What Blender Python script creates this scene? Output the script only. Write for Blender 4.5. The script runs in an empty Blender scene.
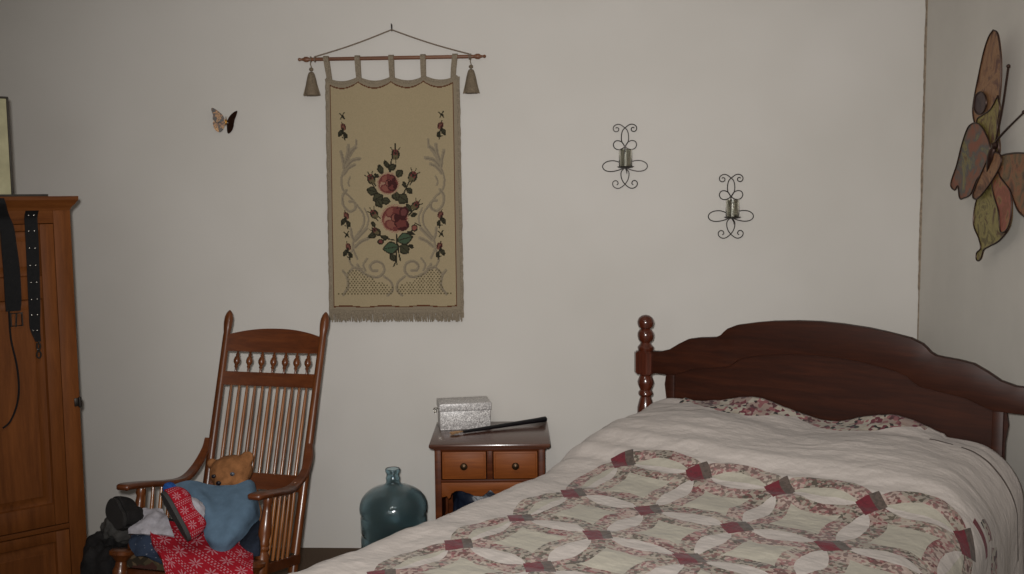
import bpy, bmesh, math, random
from math import sin, cos, pi, radians, sqrt, atan2, exp, floor
from mathutils import Vector, Matrix, noise
random.seed(7)
S = bpy.context.scene
COL = S.collection

# ------------------------------------------------------------------ camera
EYE = 1.64
F = 1000.0
cam_d = bpy.data.cameras.new('camera')
cam = bpy.data.objects.new('camera', cam_d)
COL.objects.link(cam)
CAM = (Matrix.Translation((0, 0, EYE)) @ Matrix.Rotation(radians(3), 4, 'Z') @
       Matrix.Rotation(pi / 2 - radians(5.3), 4, 'X') @ Matrix.Rotation(-radians(0.6), 4, 'Z'))
cam.matrix_world = CAM
cam_d.sensor_width = 36
cam_d.lens = 36 * F / 1024
cam_d.clip_start = 0.05
S.camera = cam
CR = CAM.to_3x3()
C0 = Vector((0, 0, EYE))


def P(px, py, y=None, z=None, x=None):
    """a measured point of the room: sight line cut with the plane y, z or x"""
    d = CR @ Vector(((px - 512) / F, -(py - 287) / F, -1))
    t = y / d.y if y is not None else ((z - EYE) / d.z if z is not None else x / d.x)
    return C0 + d * t


# ------------------------------------------------------------------ materials
def lin(c):
    return tuple(((v / 255) / 12.92 if v / 255 <= .04045 else ((v / 255 + .055) / 1.055) ** 2.4) for v in c) + (1,)


class NT:
    def __init__(s, name, rough=.6, spec=.5):
        s.m = bpy.data.materials.new(name)
        s.m.use_nodes = True
        s.n = s.m.node_tree.nodes
        s.l = s.m.node_tree.links
        s.b = s.n['Principled BSDF']
        s.b.inputs['Roughness'].default_value = rough
        s.b.inputs['Specular IOR Level'].default_value = spec

    def add(s, t, **k):
        n = s.n.new(t)
        for a, b in k.items():
            setattr(n, a, b)
        return n

    def set(s, inp, v):
        if isinstance(v, (int, float)):
            inp.default_value = v
        elif isinstance(v, (tuple, list)):
            inp.default_value = v
        else:
            s.l.new(v, inp)

    def m_(s, op, a, b=0.0, c=None):
        n = s.add('ShaderNodeMath', operation=op)
        s.set(n.inputs[0], a)
        s.set(n.inputs[1], b)
        if c is not None:
            s.set(n.inputs[2], c)
        return n.outputs[0]

    def mix(s, f, a, b, mode='MIX'):
        n = s.add('ShaderNodeMix', data_type='RGBA', blend_type=mode)
        s.set(n.inputs[0], f)
        s.set(n.inputs[6], a)
        s.set(n.inputs[7], b)
        return n.outputs[2]

    def coord(s, kind='Object', scale=(1, 1, 1), rot=(0, 0, 0)):
        tc = s.add('ShaderNodeTexCoord')
        mp = s.add('ShaderNodeMapping')
        mp.inputs['Scale'].default_value = scale
        mp.inputs['Rotation'].default_value = rot
        s.l.new(tc.outputs[kind], mp.inputs[0])
        return mp.outputs[0]

    def noise(s, vec, scale, detail=4, rough=.55, dist=0.0):
        n = s.add('ShaderNodeTexNoise')
        s.l.new(vec, n.inputs['Vector'])
        n.inputs['Scale'].default_value = scale
        n.inputs['Detail'].default_value = detail
        n.inputs['Roughness'].default_value = rough
        n.inputs['Distortion'].default_value = dist
        return n.outputs[0]

    def ramp(s, f, stops, interp='LINEAR'):
        n = s.add('ShaderNodeValToRGB')
        n.color_ramp.interpolation = interp
        e = n.color_ramp.elements
        while len(e) > 1:
            e.remove(e[-1])
        e[0].position = stops[0][0]
        e[0].color = stops[0][1]
        for p, c in stops[1:]:
            k = e.new(p)
            k.color = c
        s.set(n.inputs[0], f)
        return n.outputs[0]

    def bump(s, h, strength=.3, dist=.01, prev=None):
        n = s.add('ShaderNodeBump')
        n.inputs['Strength'].default_value = strength
        n.inputs['Distance'].default_value = dist
        s.set(n.inputs['Height'], h)
        if prev is not None:
            s.l.new(prev, n.inputs['Normal'])
        s.l.new(n.outputs[0], s.b.inputs['Normal'])
        return n.outputs[0]

    def col(s, c):
        s.set(s.b.inputs['Base Color'], c)
        return s.m


def simple(name, c, rough=.6, spec=.4, var=.12, scale=30, bump=.0, metal=0):
    t = NT(name, rough, spec)
    v = t.coord()
    n = t.noise(v, scale, 4)
    a = lin(c)
    d = tuple(x * (1 - var * 1.6) for x in a[:3]) + (1,)
    e = tuple(min(1, x * (1 + var)) for x in a[:3]) + (1,)
    t.col(t.ramp(n, [(.3, d), (.7, e)]))
    t.b.inputs['Metallic'].default_value = metal
    if bump:
        t.bump(t.noise(v, scale * 2, 5), bump, .004)
    return t.m


def wood(name, dark, mid, light, rough=.35, axis='z', scale=1.0, spec=.5, coat=0):
    t = NT(name, rough, spec)
    sc = {'x': (1.2, 14, 14), 'y': (14, 1.2, 14), 'z': (14, 14, 1.2)}[axis]
    v = t.coord(scale=tuple(k * scale for k in sc))
    n1 = t.noise(v, 2.2, 6, .62, .6)
    v2 = t.coord(scale=tuple(k * scale * 3.5 for k in sc))
    n2 = t.noise(v2, 3.0, 4, .6, .2)
    f = t.m_('ADD', t.m_('MULTIPLY', n1, .7), t.m_('MULTIPLY', n2, .3))
    t.col(t.ramp(f, [(.32, lin(dark)), (.5, lin(mid)), (.68, lin(light))]))
    t.b.inputs['Coat Weight'].default_value = coat
    t.b.inputs['Coat Roughness'].default_value = .12
    t.bump(n2, .08, .002)
    return t.m


M = {}
# walls
t = NT('painted_plaster', .75, .25)
v = t.coord()
n = t.noise(v, 1.3, 3)
t.col(t.ramp(n, [(.3, lin((190, 185, 178))), (.7, lin((198, 193, 187)))]))
t.bump(t.noise(v, 38, 6, .6), .10, .003)
M['wall'] = t.m
M['wall_side'] = simple('side_wall_paint', (200, 195, 187), .8, .2, .03, 4, .05)
M['ceiling'] = simple('ceiling_paint', (205, 202, 196), .9, .2, .02, 5)
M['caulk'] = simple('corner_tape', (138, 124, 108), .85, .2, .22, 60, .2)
t = NT('brown_carpet', .95, .1)
v = t.coord()
n = t.noise(v, 180, 4)
t.col(t.ramp(n, [(.3, lin((72, 58, 48))), (.7, lin((104, 88, 74)))]))
t.bump(n, .6, .006)
M['carpet'] = t.m
M['w_chair_z'] = wood('glossy_oak_upright', (60, 29, 12), (88, 46, 20), (112, 62, 28), .32, 'z', 1, .45, .15)
M['w_chair_x'] = wood('glossy_oak_rail', (62, 29, 12), (84, 42, 19), (102, 54, 25), .36, 'x', 1, .5, .15)
M['w_spin'] = wood('glossy_oak_spindle', (82, 46, 20), (122, 74, 36), (150, 98, 52), .26, 'z', 1, .5, .4)
M['w_head'] = wood('dark_stained_headboard', (34, 14, 7), (46, 20, 10), (60, 28, 14), .45, 'x', .8, .22, .0)
M['w_post'] = wood('dark_glossy_post', (50, 20, 11), (70, 30, 17), (88, 40, 23), .22, 'z', 1, .5, .4)
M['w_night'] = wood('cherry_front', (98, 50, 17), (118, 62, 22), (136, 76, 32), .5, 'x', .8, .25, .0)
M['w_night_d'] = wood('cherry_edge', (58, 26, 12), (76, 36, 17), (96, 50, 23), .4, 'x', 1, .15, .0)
M['w_night_t'] = wood('cherry_top', (64, 36, 26), (78, 46, 33), (92, 56, 40), .26, 'x', .8, .6, .2)
M['w_arm'] = wood('armoire_oak', (80, 43, 17), (97, 54, 23), (112, 64, 29), .55, 'z', .8, .12, 0)
M['w_arm_x'] = wood('armoire_oak_rail', (76, 40, 16), (93, 51, 21), (106, 61, 27), .55, 'x', .8, .12, 0)
M['w_rod'] = wood('hanging_rod', (84, 52, 36), (112, 74, 52), (132, 92, 66), .5, 'x', 1.5, .4, 0)
M['iron'] = simple('dark_wrought_iron', (44, 38, 34), .4, .5, .1, 40, 0, .6)
M['brass_old'] = simple('antique_brass', (70, 52, 34), .4, .5, .25, 120, 0, .8)
M['black'] = simple('black_leather', (16, 15, 16), .75, .2, .2, 60, .15)
M['black_gloss'] = simple('black_lacquer', (14, 13, 17), .3, .5, .1, 20)
M['chrome'] = simple('bright_metal', (190, 186, 178), .25, .5, .05, 20, 0, 1)
M['tan'] = simple('tan_bristle', (148, 116, 84), .8, .3, .25, 90)
M['navy'] = simple('navy_fabric', (30, 36, 48), .9, .2, .25, 40, .3)
M['darkbag'] = simple('near_black_fabric', (28, 26, 26), .85, .2, .3, 25, .3)
M['greycloth'] = simple('grey_fabric', (62, 60, 58), .9, .2, .2, 25, .3)
M['white_fleece'] = simple('white_fleece', (158, 154, 160), .95, .1, .12, 50, .5)
M['blue_fleece'] = simple('light_blue_fleece', (82, 102, 120), .95, .1, .10, 26, .5)
M['blue_pom'] = simple('bright_blue_yarn', (30, 70, 130), .9, .2, .2, 120, .6)
M['sole'] = simple('dark_grey_sole', (56, 55, 54), .8, .3, .1, 60, .1)
M['sole_dark'] = simple('near_black_sole', (36, 34, 33), .8, .3, .1, 60, .1)
M['bear'] = simple('tan_plush', (128, 86, 54), .95, .1, .22, 38, .8)
M['bear_l'] = simple('light_tan_plush', (178, 134, 88), .95, .1, .12, 60, .6)
M['bear_pink'] = simple('rosy_plush', (170, 104, 74), .95, .1, .12, 60, .6)
M['eye'] = simple('glass_eye', (24, 22, 28), .1, .8, .05, 5)
M['eye_ring'] = simple('grey_eye_ring', (84, 88, 98), .3, .5, .1, 5)
M['cream_board'] = simple('cream_card', (168, 162, 130), .7, .3, .12, 14)
M['dark_edge'] = simple('dark_painted_wood', (56, 50, 44), .6, .3, .2, 30)
M['cord'] = simple('twisted_beige_cord', (120, 106, 92), .9, .2, .3, 200, .3)
M['fringe'] = simple('woven_beige_trim', (130, 118, 101), .95, .15, .22, 220, .5)
M['tassel'] = simple('taupe_tassel_thread', (116, 102, 84), .85, .3, .35, 240, .5)
M['mattress'] = simple('mattress_ticking', (200, 196, 188), .9, .2, .05, 20)
M['gold'] = simple('polished_gold', (190, 136, 60), .3, .6, .3, 60, 0, .9)
M['bronze'] = simple('dark_bronze', (60, 36, 26), .35, .5, .3, 80, 0, .7)

# dark floral chair pad
t = NT('dark_floral_tapestry', .9, .2)
v = t.coord()
vo = t.add('ShaderNodeTexVoronoi')
vo.inputs['Scale'].default_value = 45
t.l.new(v, vo.inputs['Vector'])
sp = t.add('ShaderNodeSeparateColor')
t.l.new(vo.outputs['Color'], sp.inputs[0])
t.col(t.ramp(sp.outputs[0], [(0, lin((48, 40, 30))), (.4, lin((70, 60, 44))), (.6, lin((90, 74, 56))), (.8, lin((64, 38, 32)))], 'CONSTANT'))
M['floral_dark'] = t.m

# silver glitter paper
t = NT('silver_glitter', .38, .6)
v = t.coord()
vo = t.add('ShaderNodeTexVoronoi')
vo.inputs['Scale'].default_value = 260
t.l.new(v, vo.inputs['Vector'])
sp = t.add('ShaderNodeSeparateColor')
t.l.new(vo.outputs['Color'], sp.inputs[0])
t.col(t.ramp(sp.outputs[0], [(0, lin((138, 133, 131))), (.5, lin((172, 168, 166))), (1, lin((222, 218, 215)))]))
t.b.inputs['Metallic'].default_value = .05
t.bump(sp.outputs[1], .3, .0015)
M['glitter'] = t.m

# tinted jug plastic
t = NT('blue_green_jug', .13, .5)
t.b.inputs['Base Color'].default_value = (.60, .76, .82, 1)
t.b.inputs['Transmission Weight'].default_value = 1
t.b.inputs['IOR'].default_value = 1.45
t.bump(t.noise(t.coord(), 60, 3), .25, .004)
M['jug'] = t.m
t = NT('smoky_glass', .06, .5)
t.b.inputs['Base Color'].default_value = (.90, .90, .84, 1)
t.b.inputs['Transmission Weight'].default_value = 1
t.b.inputs['IOR'].default_value = 1.45
M['smoke'] = t.m
M['glint_wax'] = simple('white_glint_wax', (214, 212, 206), .5, .4, .03, 10)

# needlepoint: colours sit in the stitches
t = NT('needlepoint_stitches', .9, .15)
ca = t.add('ShaderNodeVertexColor', layer_name='stitch')
t.l.new(ca.outputs[0], t.b.inputs['Base Color'])
v = t.coord()
t.bump(t.noise(v, 420, 2), .35, .002)
M['stitch'] = t.m

# red knit with white snowflake rows
def knit(name, slant=0.0, size=1.0):
    t = NT(name, .95, .1)
    uv = t.add('ShaderNodeTexCoord').outputs['UV']
    sx = t.add('ShaderNodeSeparateXYZ')
    t.l.new(uv, sx.inputs[0])
    X0_, Y0_ = sx.outputs[0], sx.outputs[1]
    ca_, sa_ = cos(slant), sin(slant)
    X = t.m_('ADD', t.m_('MULTIPLY', X0_, ca_), t.m_('MULTIPLY', Y0_, sa_))
    Y = t.m_('SUBTRACT', t.m_('MULTIPLY', Y0_, ca_), t.m_('MULTIPLY', X0_, sa_))
    X = t.m_('DIVIDE', X, size)
    Y = t.m_('DIVIDE', Y, size)
    y = t.m_('MULTIPLY', Y, 1 / .085)
    fy = t.m_('SUBTRACT', t.m_('FRACT', y), .5)
    x = t.m_('MULTIPLY', X, 1 / .06)
    fx = t.m_('SUBTRACT', t.m_('FRACT', x), .5)
    # snowflake: six arms in the middle of every repeat
    px_ = t.m_('MULTIPLY', fx, .060)
    py_ = t.m_('MULTIPLY', fy, .085)
    r = t.m_('SQRT', t.m_('ADD', t.m_('MULTIPLY', px_, px_), t.m_('MULTIPLY', py_, py_)))
    a = t.m_('ARCTAN2', py_, px_)
    arm = t.m_('COSINE', t.m_('MULTIPLY', a, 8.0))
    petal = t.m_('GREATER_THAN', arm, t.m_('SUBTRACT', t.m_('MULTIPLY', r, 75), .9))
    ring = t.m_('LESS_THAN', r, .024)
    hole = t.m_('GREATER_THAN', r, .004)
    fl = t.m_('MULTIPLY', t.m_('MULTIPLY', petal, ring), hole)
    # dotted lines between rows
    ay = t.m_('ABSOLUTE', fy)
    l1 = t.m_('LESS_THAN', t.m_('ABSOLUTE', t.m_('SUBTRACT', ay, .37)), .022)
    l2 = t.m_('LESS_THAN', t.m_('ABSOLUTE', t.m_('SUBTRACT', ay, .475)), .025)
    dots = t.m_('GREATER_THAN', t.m_('FRACT', t.m_('MULTIPLY', X, 1 / .012)), .45)
    ln = t.m_('MAXIMUM', t.m_('MULTIPLY', l1, dots), t.m_('MULTIPLY', l2, t.m_('SUBTRACT', 1, dots)))
    msk = t.m_('MULTIPLY', t.m_('MAXIMUM', fl, ln), .7)
    t.col(t.mix(msk, lin((142, 24, 36)), lin((176, 128, 136))))
    v = t.coord()
    t.bump(t.noise(v, 160, 4), .5, .004)
    return t.m
M['knit'] = knit('red_snowflake_knit', radians(38), 1.05)
M['knit_small'] = knit('red_small_snowflake_knit', 0, .62)

# double wedding ring patchwork
t = NT('patchwork_quilt', .92, .12)
uv = t.add('ShaderNodeTexCoord').outputs['UV']
sx = t.add('ShaderNodeSeparateXYZ')
t.l.new(uv, sx.inputs[0])
U, V = sx.outputs[0], sx.outputs[1]
wn = t.add('ShaderNodeTexNoise')
t.l.new(uv, wn.inputs['Vector'])
wn.inputs['Scale'].default_value = 5
wsep = t.add('ShaderNodeSeparateColor')
t.l.new(wn.outputs['Color'], wsep.inputs[0])
x = t.m_('ADD', t.m_('MULTIPLY', t.m_('SUBTRACT', U, .304), 1 / .281), t.m_('MULTIPLY', t.m_('SUBTRACT', wsep.outputs[0], .5), .14))
y = t.m_('ADD', t.m_('MULTIPLY', t.m_('SUBTRACT', V, .668), 1 / .288), t.m_('MULTIPLY', t.m_('SUBTRACT', wsep.outputs[1], .5), .14))
y = t.m_('ADD', t.m_('MINIMUM', y, 1.0), t.m_('MAXIMUM', t.m_('SUBTRACT', y, 1.0), 0))
y = t.m_('SUBTRACT', y, t.m_('MULTIPLY', t.m_('MINIMUM', t.m_('SUBTRACT', y, 1.0), 0), .10))
qx = t.m_('SUBTRACT', t.m_('FRACT', x), .5)
qy = t.m_('SUBTRACT', t.m_('FRACT', y), .5)


def valid(dx, dy):
    a = t.m_('GREATER_THAN', t.m_('ADD', x, dx), 0)
    b = t.m_('LESS_THAN', t.m_('ADD', x, dx), 4.0)
    c = t.m_('GREATER_THAN', t.m_('ADD', y, dy), 0)
    return t.m_('MULTIPLY', t.m_('MULTIPLY', a, b), c)


bands = None
inside = None
own_ok = valid(0, 0)
for dx, dy in ((0, 0), (1, 0), (-1, 0), (0, 1), (0, -1)):
    ax = t.m_('SUBTRACT', qx, dx)
    ay = t.m_('SUBTRACT', qy, dy)
    r = t.m_('SQRT', t.m_('ADD', t.m_('MULTIPLY', ax, ax), t.m_('MULTIPLY', ay, ay)))
    ok = t.m_('MAXIMUM', valid(dx, dy), own_ok)
    b_ = t.m_('MULTIPLY', t.m_('LESS_THAN', t.m_('ABSOLUTE', t.m_('SUBTRACT', r, .70)), .082), ok)
    i_ = t.m_('MULTIPLY', t.m_('LESS_THAN', r, .70), ok)
    s_ = t.m_('MULTIPLY', t.m_('LESS_THAN', t.m_('ABSOLUTE', t.m_('SUBTRACT', t.m_('ABSOLUTE', t.m_('SUBTRACT', r, .70)), .09)), .012), ok)
    bands = b_ if bands is None else t.m_('MAXIMUM', bands, b_)
    seams = s_ if inside is None else t.m_('MAXIMUM', seams, s_)
    inside = i_ if inside is None else t.m_('ADD', inside, i_)
dxl = t.m_('SUBTRACT', x, t.m_('ROUND', x))
dyl = t.m_('SUBTRACT', y, t.m_('ROUND', y))
dia = t.m_('LESS_THAN', t.m_('ADD', t.m_('ABSOLUTE', dxl), t.m_('ABSOLUTE', dyl)), .185)
dok = t.m_('MULTIPLY', t.m_('MULTIPLY', t.m_('GREATER_THAN', x, -.5), t.m_('LESS_THAN', x, 4.5)), t.m_('GREATER_THAN', y, -.5))
dia = t.m_('MULTIPLY', dia, dok)
grey_half = t.m_('GREATER_THAN', t.m_('SUBTRACT', dxl, dyl), .045)
# prints
vo = t.add('ShaderNodeTexVoronoi')
vo.inputs['Scale'].default_value = 105
t.l.new(uv, vo.inputs['Vector'])
vs = t.add('ShaderNodeSeparateColor')
t.l.new(vo.outputs['Color'], vs.inputs[0])
big = t.add('ShaderNodeTexVoronoi')
big.inputs['Scale'].default_value = 17
t.l.new(uv, big.inputs['Vector'])
bs = t.add('ShaderNodeSeparateColor')
t.l.new(big.outputs['Color'], bs.inputs[0])
pr1 = t.ramp(vs.outputs[0], [(0, lin((158, 148, 136))), (.34, lin((134, 92, 90))), (.48, lin((70, 62, 54))), (.68, lin((164, 154, 144))), (.82, lin((104, 52, 56))), (.90, lin((50, 46, 40)))], 'CONSTANT')
tint = t.ramp(bs.outputs[1], [(0, lin((160, 128, 124))), (.3, lin((118, 110, 98))), (.55, lin((166, 152, 140))), (.75, lin((132, 84, 84))), (.9, lin((98, 90, 80)))], 'CONSTANT')
prt = t.mix(.38, pr1, tint)
red = t.mix(t.m_('MULTIPLY', t.m_('GREATER_THAN', vs.outputs[1], .7), .35), lin((100, 38, 46)), lin((70, 34, 38)))
gry = t.mix(t.m_('MULTIPLY', t.m_('GREATER_THAN', vs.outputs[1], .6), .4), lin((88, 76, 70)), lin((54, 50, 46)))
ground = t.mix(t.m_('LESS_THAN', t.m_('ABSOLUTE', t.m_('SUBTRACT', inside, 1)), .5), lin((176, 167, 161)), lin((162, 156, 143)))
c = t.mix(bands, ground, prt)
c = t.mix(dia, c, t.mix(grey_half, red, gry))
# scalloped floral border along the head edge and a few edge patches
sc = t.m_('ABSOLUTE', t.m_('SINE', t.m_('MULTIPLY', t.m_('SUBTRACT', U, .24), pi / .44)))
lim = t.m_('ADD', .028, t.m_('MULTIPLY', sc, .085))
hm = t.m_('LESS_THAN', V, lim)
hm = t.m_('MULTIPLY', hm, t.m_('MULTIPLY', t.m_('GREATER_THAN', U, .2), t.m_('LESS_THAN', U, 1.14)))
vo2 = t.add('ShaderNodeTexVoronoi')
vo2.inputs['Scale'].default_value = 75
t.l.new(uv, vo2.inputs['Vector'])
v2s = t.add('ShaderNodeSeparateColor')
t.l.new(vo2.outputs['Color'], v2s.inputs[0])
pr2 = t.ramp(v2s.outputs[0], [(0, lin((160, 152, 140))), (.40, lin((136, 92, 92))), (.52, lin((42, 40, 38))), (.66, lin((158, 148, 134))), (.86, lin((98, 50, 58)))], 'CONSTANT')
pr2 = t.mix(t.m_('MULTIPLY', t.m_('GREATER_THAN', bs.outputs[0], .6), .45), pr2, lin((106, 64, 68)))
c = t.mix(hm, c, pr2)


def rect(u0, u1, v0, v1):
    a = t.m_('MULTIPLY', t.m_('GREATER_THAN', U, u0), t.m_('LESS_THAN', U, u1))
    b = t.m_('MULTIPLY', t.m_('GREATER_THAN', V, v0), t.m_('LESS_THAN', V, v1))
    return t.m_('MULTIPLY', a, b)


for (u0, u1, v0, v1, cc) in ((-.06, .00, .20, .40, pr2),
                             (1.17, 1.245, .098, .108, gry), (1.27, 1.66, .098, .108, gry), (1.44, 1.50, .44, .50, pr2), (1.52, 1.60, .40, .47, pr2),
                             (1.42, 1.53, .515, .54, red)):
    c = t.mix(rect(u0, u1, v0, v1), c, cc)
t.b.inputs['Sheen Weight'].default_value = .1
wv = t.m_('SINE', t.m_('ADD', t.m_('MULTIPLY', V, 2 * pi / .022), t.m_('MULTIPLY', wsep.outputs[2], 24)))
h = t.m_('ADD', t.m_('MULTIPLY', wv, .05), t.m_('MULTIPLY', t.m_('SUBTRACT', 1, t.m_('MAXIMUM', seams, 0)), .8))
nn = t.add('ShaderNodeTexNoise')
t.l.new(uv, nn.inputs['Vector'])
nn.inputs['Scale'].default_value = 24
nn.inputs['Detail'].default_value = 6
h = t.m_('ADD', h, t.m_('MULTIPLY', nn.outputs[0], 2.4))
t.bump(h, .5, .006)
M['quilt'] = t.col(c)

# painted metal of the big wall butterfly
def wingmat(name, stops, scale=9):
    t = NT(name, .5, .4)
    v = t.coord()
    n = t.noise(v, scale, 6, .65, 1.2)
    t.col(t.ramp(n, [(.5 + (p - .5) * .55, lin(c)) for p, c in stops]))
    t.b.inputs['Metallic'].default_value = .25
    t.bump(t.noise(v, 40, 4), .3, .003)
    return t.m
M['wing_brown'] = wingmat('brown_wing', [(.3, (84, 56, 40)), (.45, (126, 86, 60)), (.6, (148, 110, 76)), (.75, (96, 60, 48))])
M['wing_yellow'] = wingmat('yellow_green_wing', [(.3, (96, 70, 42)), (.45, (140, 128, 68)), (.6, (122, 104, 62)), (.72, (88, 58, 38))], 14)
M['wing_slate'] = wingmat('slate_rust_wing', [(.3, (132, 78, 58)), (.45, (120, 84, 66)), (.55, (84, 84, 84)), (.7, (128, 118, 74)), (.85, (92, 58, 44))], 8)
M['wing_leaf'] = wingmat('olive_leaf_wing', [(.3, (96, 84, 48)), (.45, (146, 134, 80)), (.6, (128, 116, 70)), (.7, (88, 62, 40))], 12)
M['wing_coral'] = wingmat('coral_wing', [(.3, (130, 76, 54)), (.45, (150, 84, 70)), (.55, (140, 110, 66)), (.7, (110, 62, 48))], 12)
M['wing_dusk'] = wingmat('dusky_wing_patch', [(.3, (58, 44, 46)), (.7, (78, 60, 58))])
M['wing_rust'] = wingmat('rust_brown_wing', [(.3, (86, 60, 44)), (.45, (140, 88, 56)), (.6, (112, 92, 62)), (.75, (76, 56, 44))], 12)
M['wing_edge'] = simple('dark_copper_edge', (58, 38, 30), .45, .5, .2, 50, 0, .6)

# ------------------------------------------------------------------ mesh helpers
MATW = {}


class MB:
    def __init__(s):
        s.v = []
        s.f = []
        s.mi = []
        s.uv = {}

    def raw(s, verts, faces, mi=0, M_=None):
        o = len(s.v)
        s.v += [(M_ @ Vector(p)) if M_ is not None else Vector(p) for p in verts]
        s.f += [tuple(i + o for i in f) for f in faces]
        s.mi += [mi] * len(faces)
        return s

    def bm(s, b, M_=None, mi=0):
        b.verts.index_update()
        s.raw([v.co.copy() for v in b.verts], [[v.index for v in f.verts] for f in b.faces], mi, M_)
        b.free()
        return s

    def box(s, c, d, bev=.003, M_=None, seg=2, mi=0, rot=None):
        b = bmesh.new()
        bmesh.ops.create_cube(b, size=1)
        bmesh.ops.scale(b, vec=d, verts=b.verts)
        if bev:
            bmesh.ops.bevel(b, geom=list(b.edges), offset=min(bev, min(d) * .45), segments=seg, profile=.5, affect='EDGES')
        T = Matrix.Translation(c)
        if rot is not None:
            T = T @ rot
        return s.bm(b, (M_ @ T) if M_ is not None else T, mi)

    def lathe(s, prof, n=24, M_=None, mi=0):
        """prof: (r, z) from bottom to top"""
        vs, fs = [], []
        m = len(prof)
        for r, z in prof:
            for k in range(n):
                a = 2 * pi * k / n
                vs.append((max(r, 1e-4) * cos(a), max(r, 1e-4) * sin(a), z))
        for i in range(m - 1):
            for k in range(n):
                fs.append((i * n + k, i * n + (k + 1) % n, (i + 1) * n + (k + 1) % n, (i + 1) * n + k))
        fs.append(tuple(reversed(range(n))))
        fs.append(tuple((m - 1) * n + k for k in range(n)))
        return s.raw(vs, fs, mi, M_)

    def turned(s, a, b, prof, n=14, mi=0):
        """turned piece between the points a and b; prof: (fraction, radius)"""
        a, b = Vector(a), Vector(b)
        d = b - a
        q = d.to_track_quat('Z', 'Y').to_matrix().to_4x4()
        return s.lathe([(r, t_ * d.length) for t_, r in prof], n, Matrix.Translation(a) @ q, mi)

    def tube(s, pts, r, n=8, closed=False, mi=0, flat=None):
        pts = [Vector(p) for p in pts]
        m = len(pts)
        if not hasattr(r, '__len__'):
            r = [r] * m
        up = None
        vs, fs = [], []
        for i in range(m):
            if closed:
                tg = pts[(i + 1) % m] - pts[i - 1]
            else:
                tg = pts[min(i + 1, m - 1)] - pts[max(i - 1, 0)]
            tg.normalize()
            if up is None:
                up = Vector((0, 0, 1)) if abs(tg.z) < .9 else Vector((0, 1, 0))
            sd = tg.cross(up)
            if sd.length < 1e-5:
                sd = tg.orthogonal()
            sd.normalize()
            up = sd.cross(tg).normalized()
            for k in range(n):
                a = 2 * pi * (k + .5) / n
                fx, fy = (1, 1) if flat is None else flat
                vs.append(pts[i] + sd * cos(a) * r[i] * fx + up * sin(a) * r[i] * fy)
        for i in range(m if closed else m - 1):
            j = (i + 1) % m
            for k in range(n):
                fs.append((i * n + k, i * n + (k + 1) % n, j * n + (k + 1) % n, j * n + k))
        if not closed:
            fs.append(tuple(reversed(range(n))))
            fs.append(tuple((m - 1) * n + k for k in range(n)))
        return s.raw(vs, fs, mi)

    def prism(s, pts, y0, y1, M_=None, mi=0, bev=0):
        """outline in x,z extruded from y0 to y1"""
        b = bmesh.new()
        vs = [b.verts.new((p[0], y0, p[1])) for p in pts]
        f = b.faces.new(vs)
        r = bmesh.ops.extrude_face_region(b, geom=[f])
        nv = [g for g in r['geom'] if isinstance(g, bmesh.types.BMVert)]
        bmesh.ops.translate(b, vec=(0, y1 - y0, 0), verts=nv)
        bmesh.ops.recalc_face_normals(b, faces=b.faces)
        if bev:
            ed = [e for e in b.edges if len(e.link_faces) == 2 and
                  any(abs(fc.normal.y) > .9 for fc in e.link_faces) and not all(abs(fc.normal.y) > .9 for fc in e.link_faces)]
            bmesh.ops.bevel(b, geom=ed, offset=bev, segments=2, profile=.5, affect='EDGES')
        big = [fc for fc in b.faces if len(fc.verts) > 4]
        bmesh.ops.triangulate(b, faces=big)
        return s.bm(b, M_, mi)

    def ball(s, c, r, M_=None, seg=18, mi=0):
        b = bmesh.new()
        bmesh.ops.create_uvsphere(b, u_segments=seg, v_segments=max(6, seg * 2 // 3), radius=1)
        if not hasattr(r, '__len__'):
            r = (r, r, r)
        T = Matrix.Translation(c) @ Matrix.Diagonal((*r, 1))
        return s.bm(b, (M_ @ T) if M_ is not None else T, mi)

    def build(s, name, mat, parent=None, world=False, angle=38, uvs=None):
        """one mesh object; world=True means the vertices are room coordinates"""
        me = bpy.data.meshes.new(name)
        vs = s.v
        if world and parent is not None:
            inv = MATW[parent.name].inverted()
            vs = [inv @ p for p in vs]
        me.from_pydata([tuple(p) for p in vs], [], s.f)
        b = bmesh.new()
        b.from_mesh(me)
        bmesh.ops.recalc_face_normals(b, faces=b.faces)
        b.to_mesh(me)
        b.free()
        me.polygons.foreach_set('use_smooth', [True] * len(me.polygons))
        me.set_sharp_from_angle(angle=radians(angle))
        ms = mat if isinstance(mat, (list, tuple)) else [mat]
        for m in ms:
            me.materials.append(m)
        if len(ms) > 1:
            me.polygons.foreach_set('material_index', s.mi)
        if uvs is not None:
            lay = me.uv_layers.new(name='UVMap')
            for lp in me.loops:
                lay.data[lp.index].uv = uvs[lp.vertex_index]
        o = bpy.data.objects.new(name, me)
        COL.objects.link(o)
        if parent is not None:
            o.parent = parent
        return o


def tag(o, label, cat, group=None):
    o['label'] = label
    o['category'] = cat
    if group:
        o['group'] = group
    return o


def thing(name, label, cat, loc=(0, 0, 0), rot=None, group=None):
    o = bpy.data.objects.new(name, None)
    COL.objects.link(o)
    m = Matrix.Translation(loc)
    if rot is not None:
        m = m @ rot
    o.matrix_world = m
    MATW[o.name] = m
    o.empty_display_size = .1
    return tag(o, label, cat, group)


def lone(mb, name, mat, label, cat, loc=(0, 0, 0), **k):
    """a thing that is a single mesh, origin at its base"""
    L = Vector(loc)
    mb.v = [p - L for p in mb.v]
    o = mb.build(name, mat, **k)
    o.location = L
    return tag(o, label, cat)


def structure(o):
    o['kind'] = 'structure'
    return o


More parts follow.
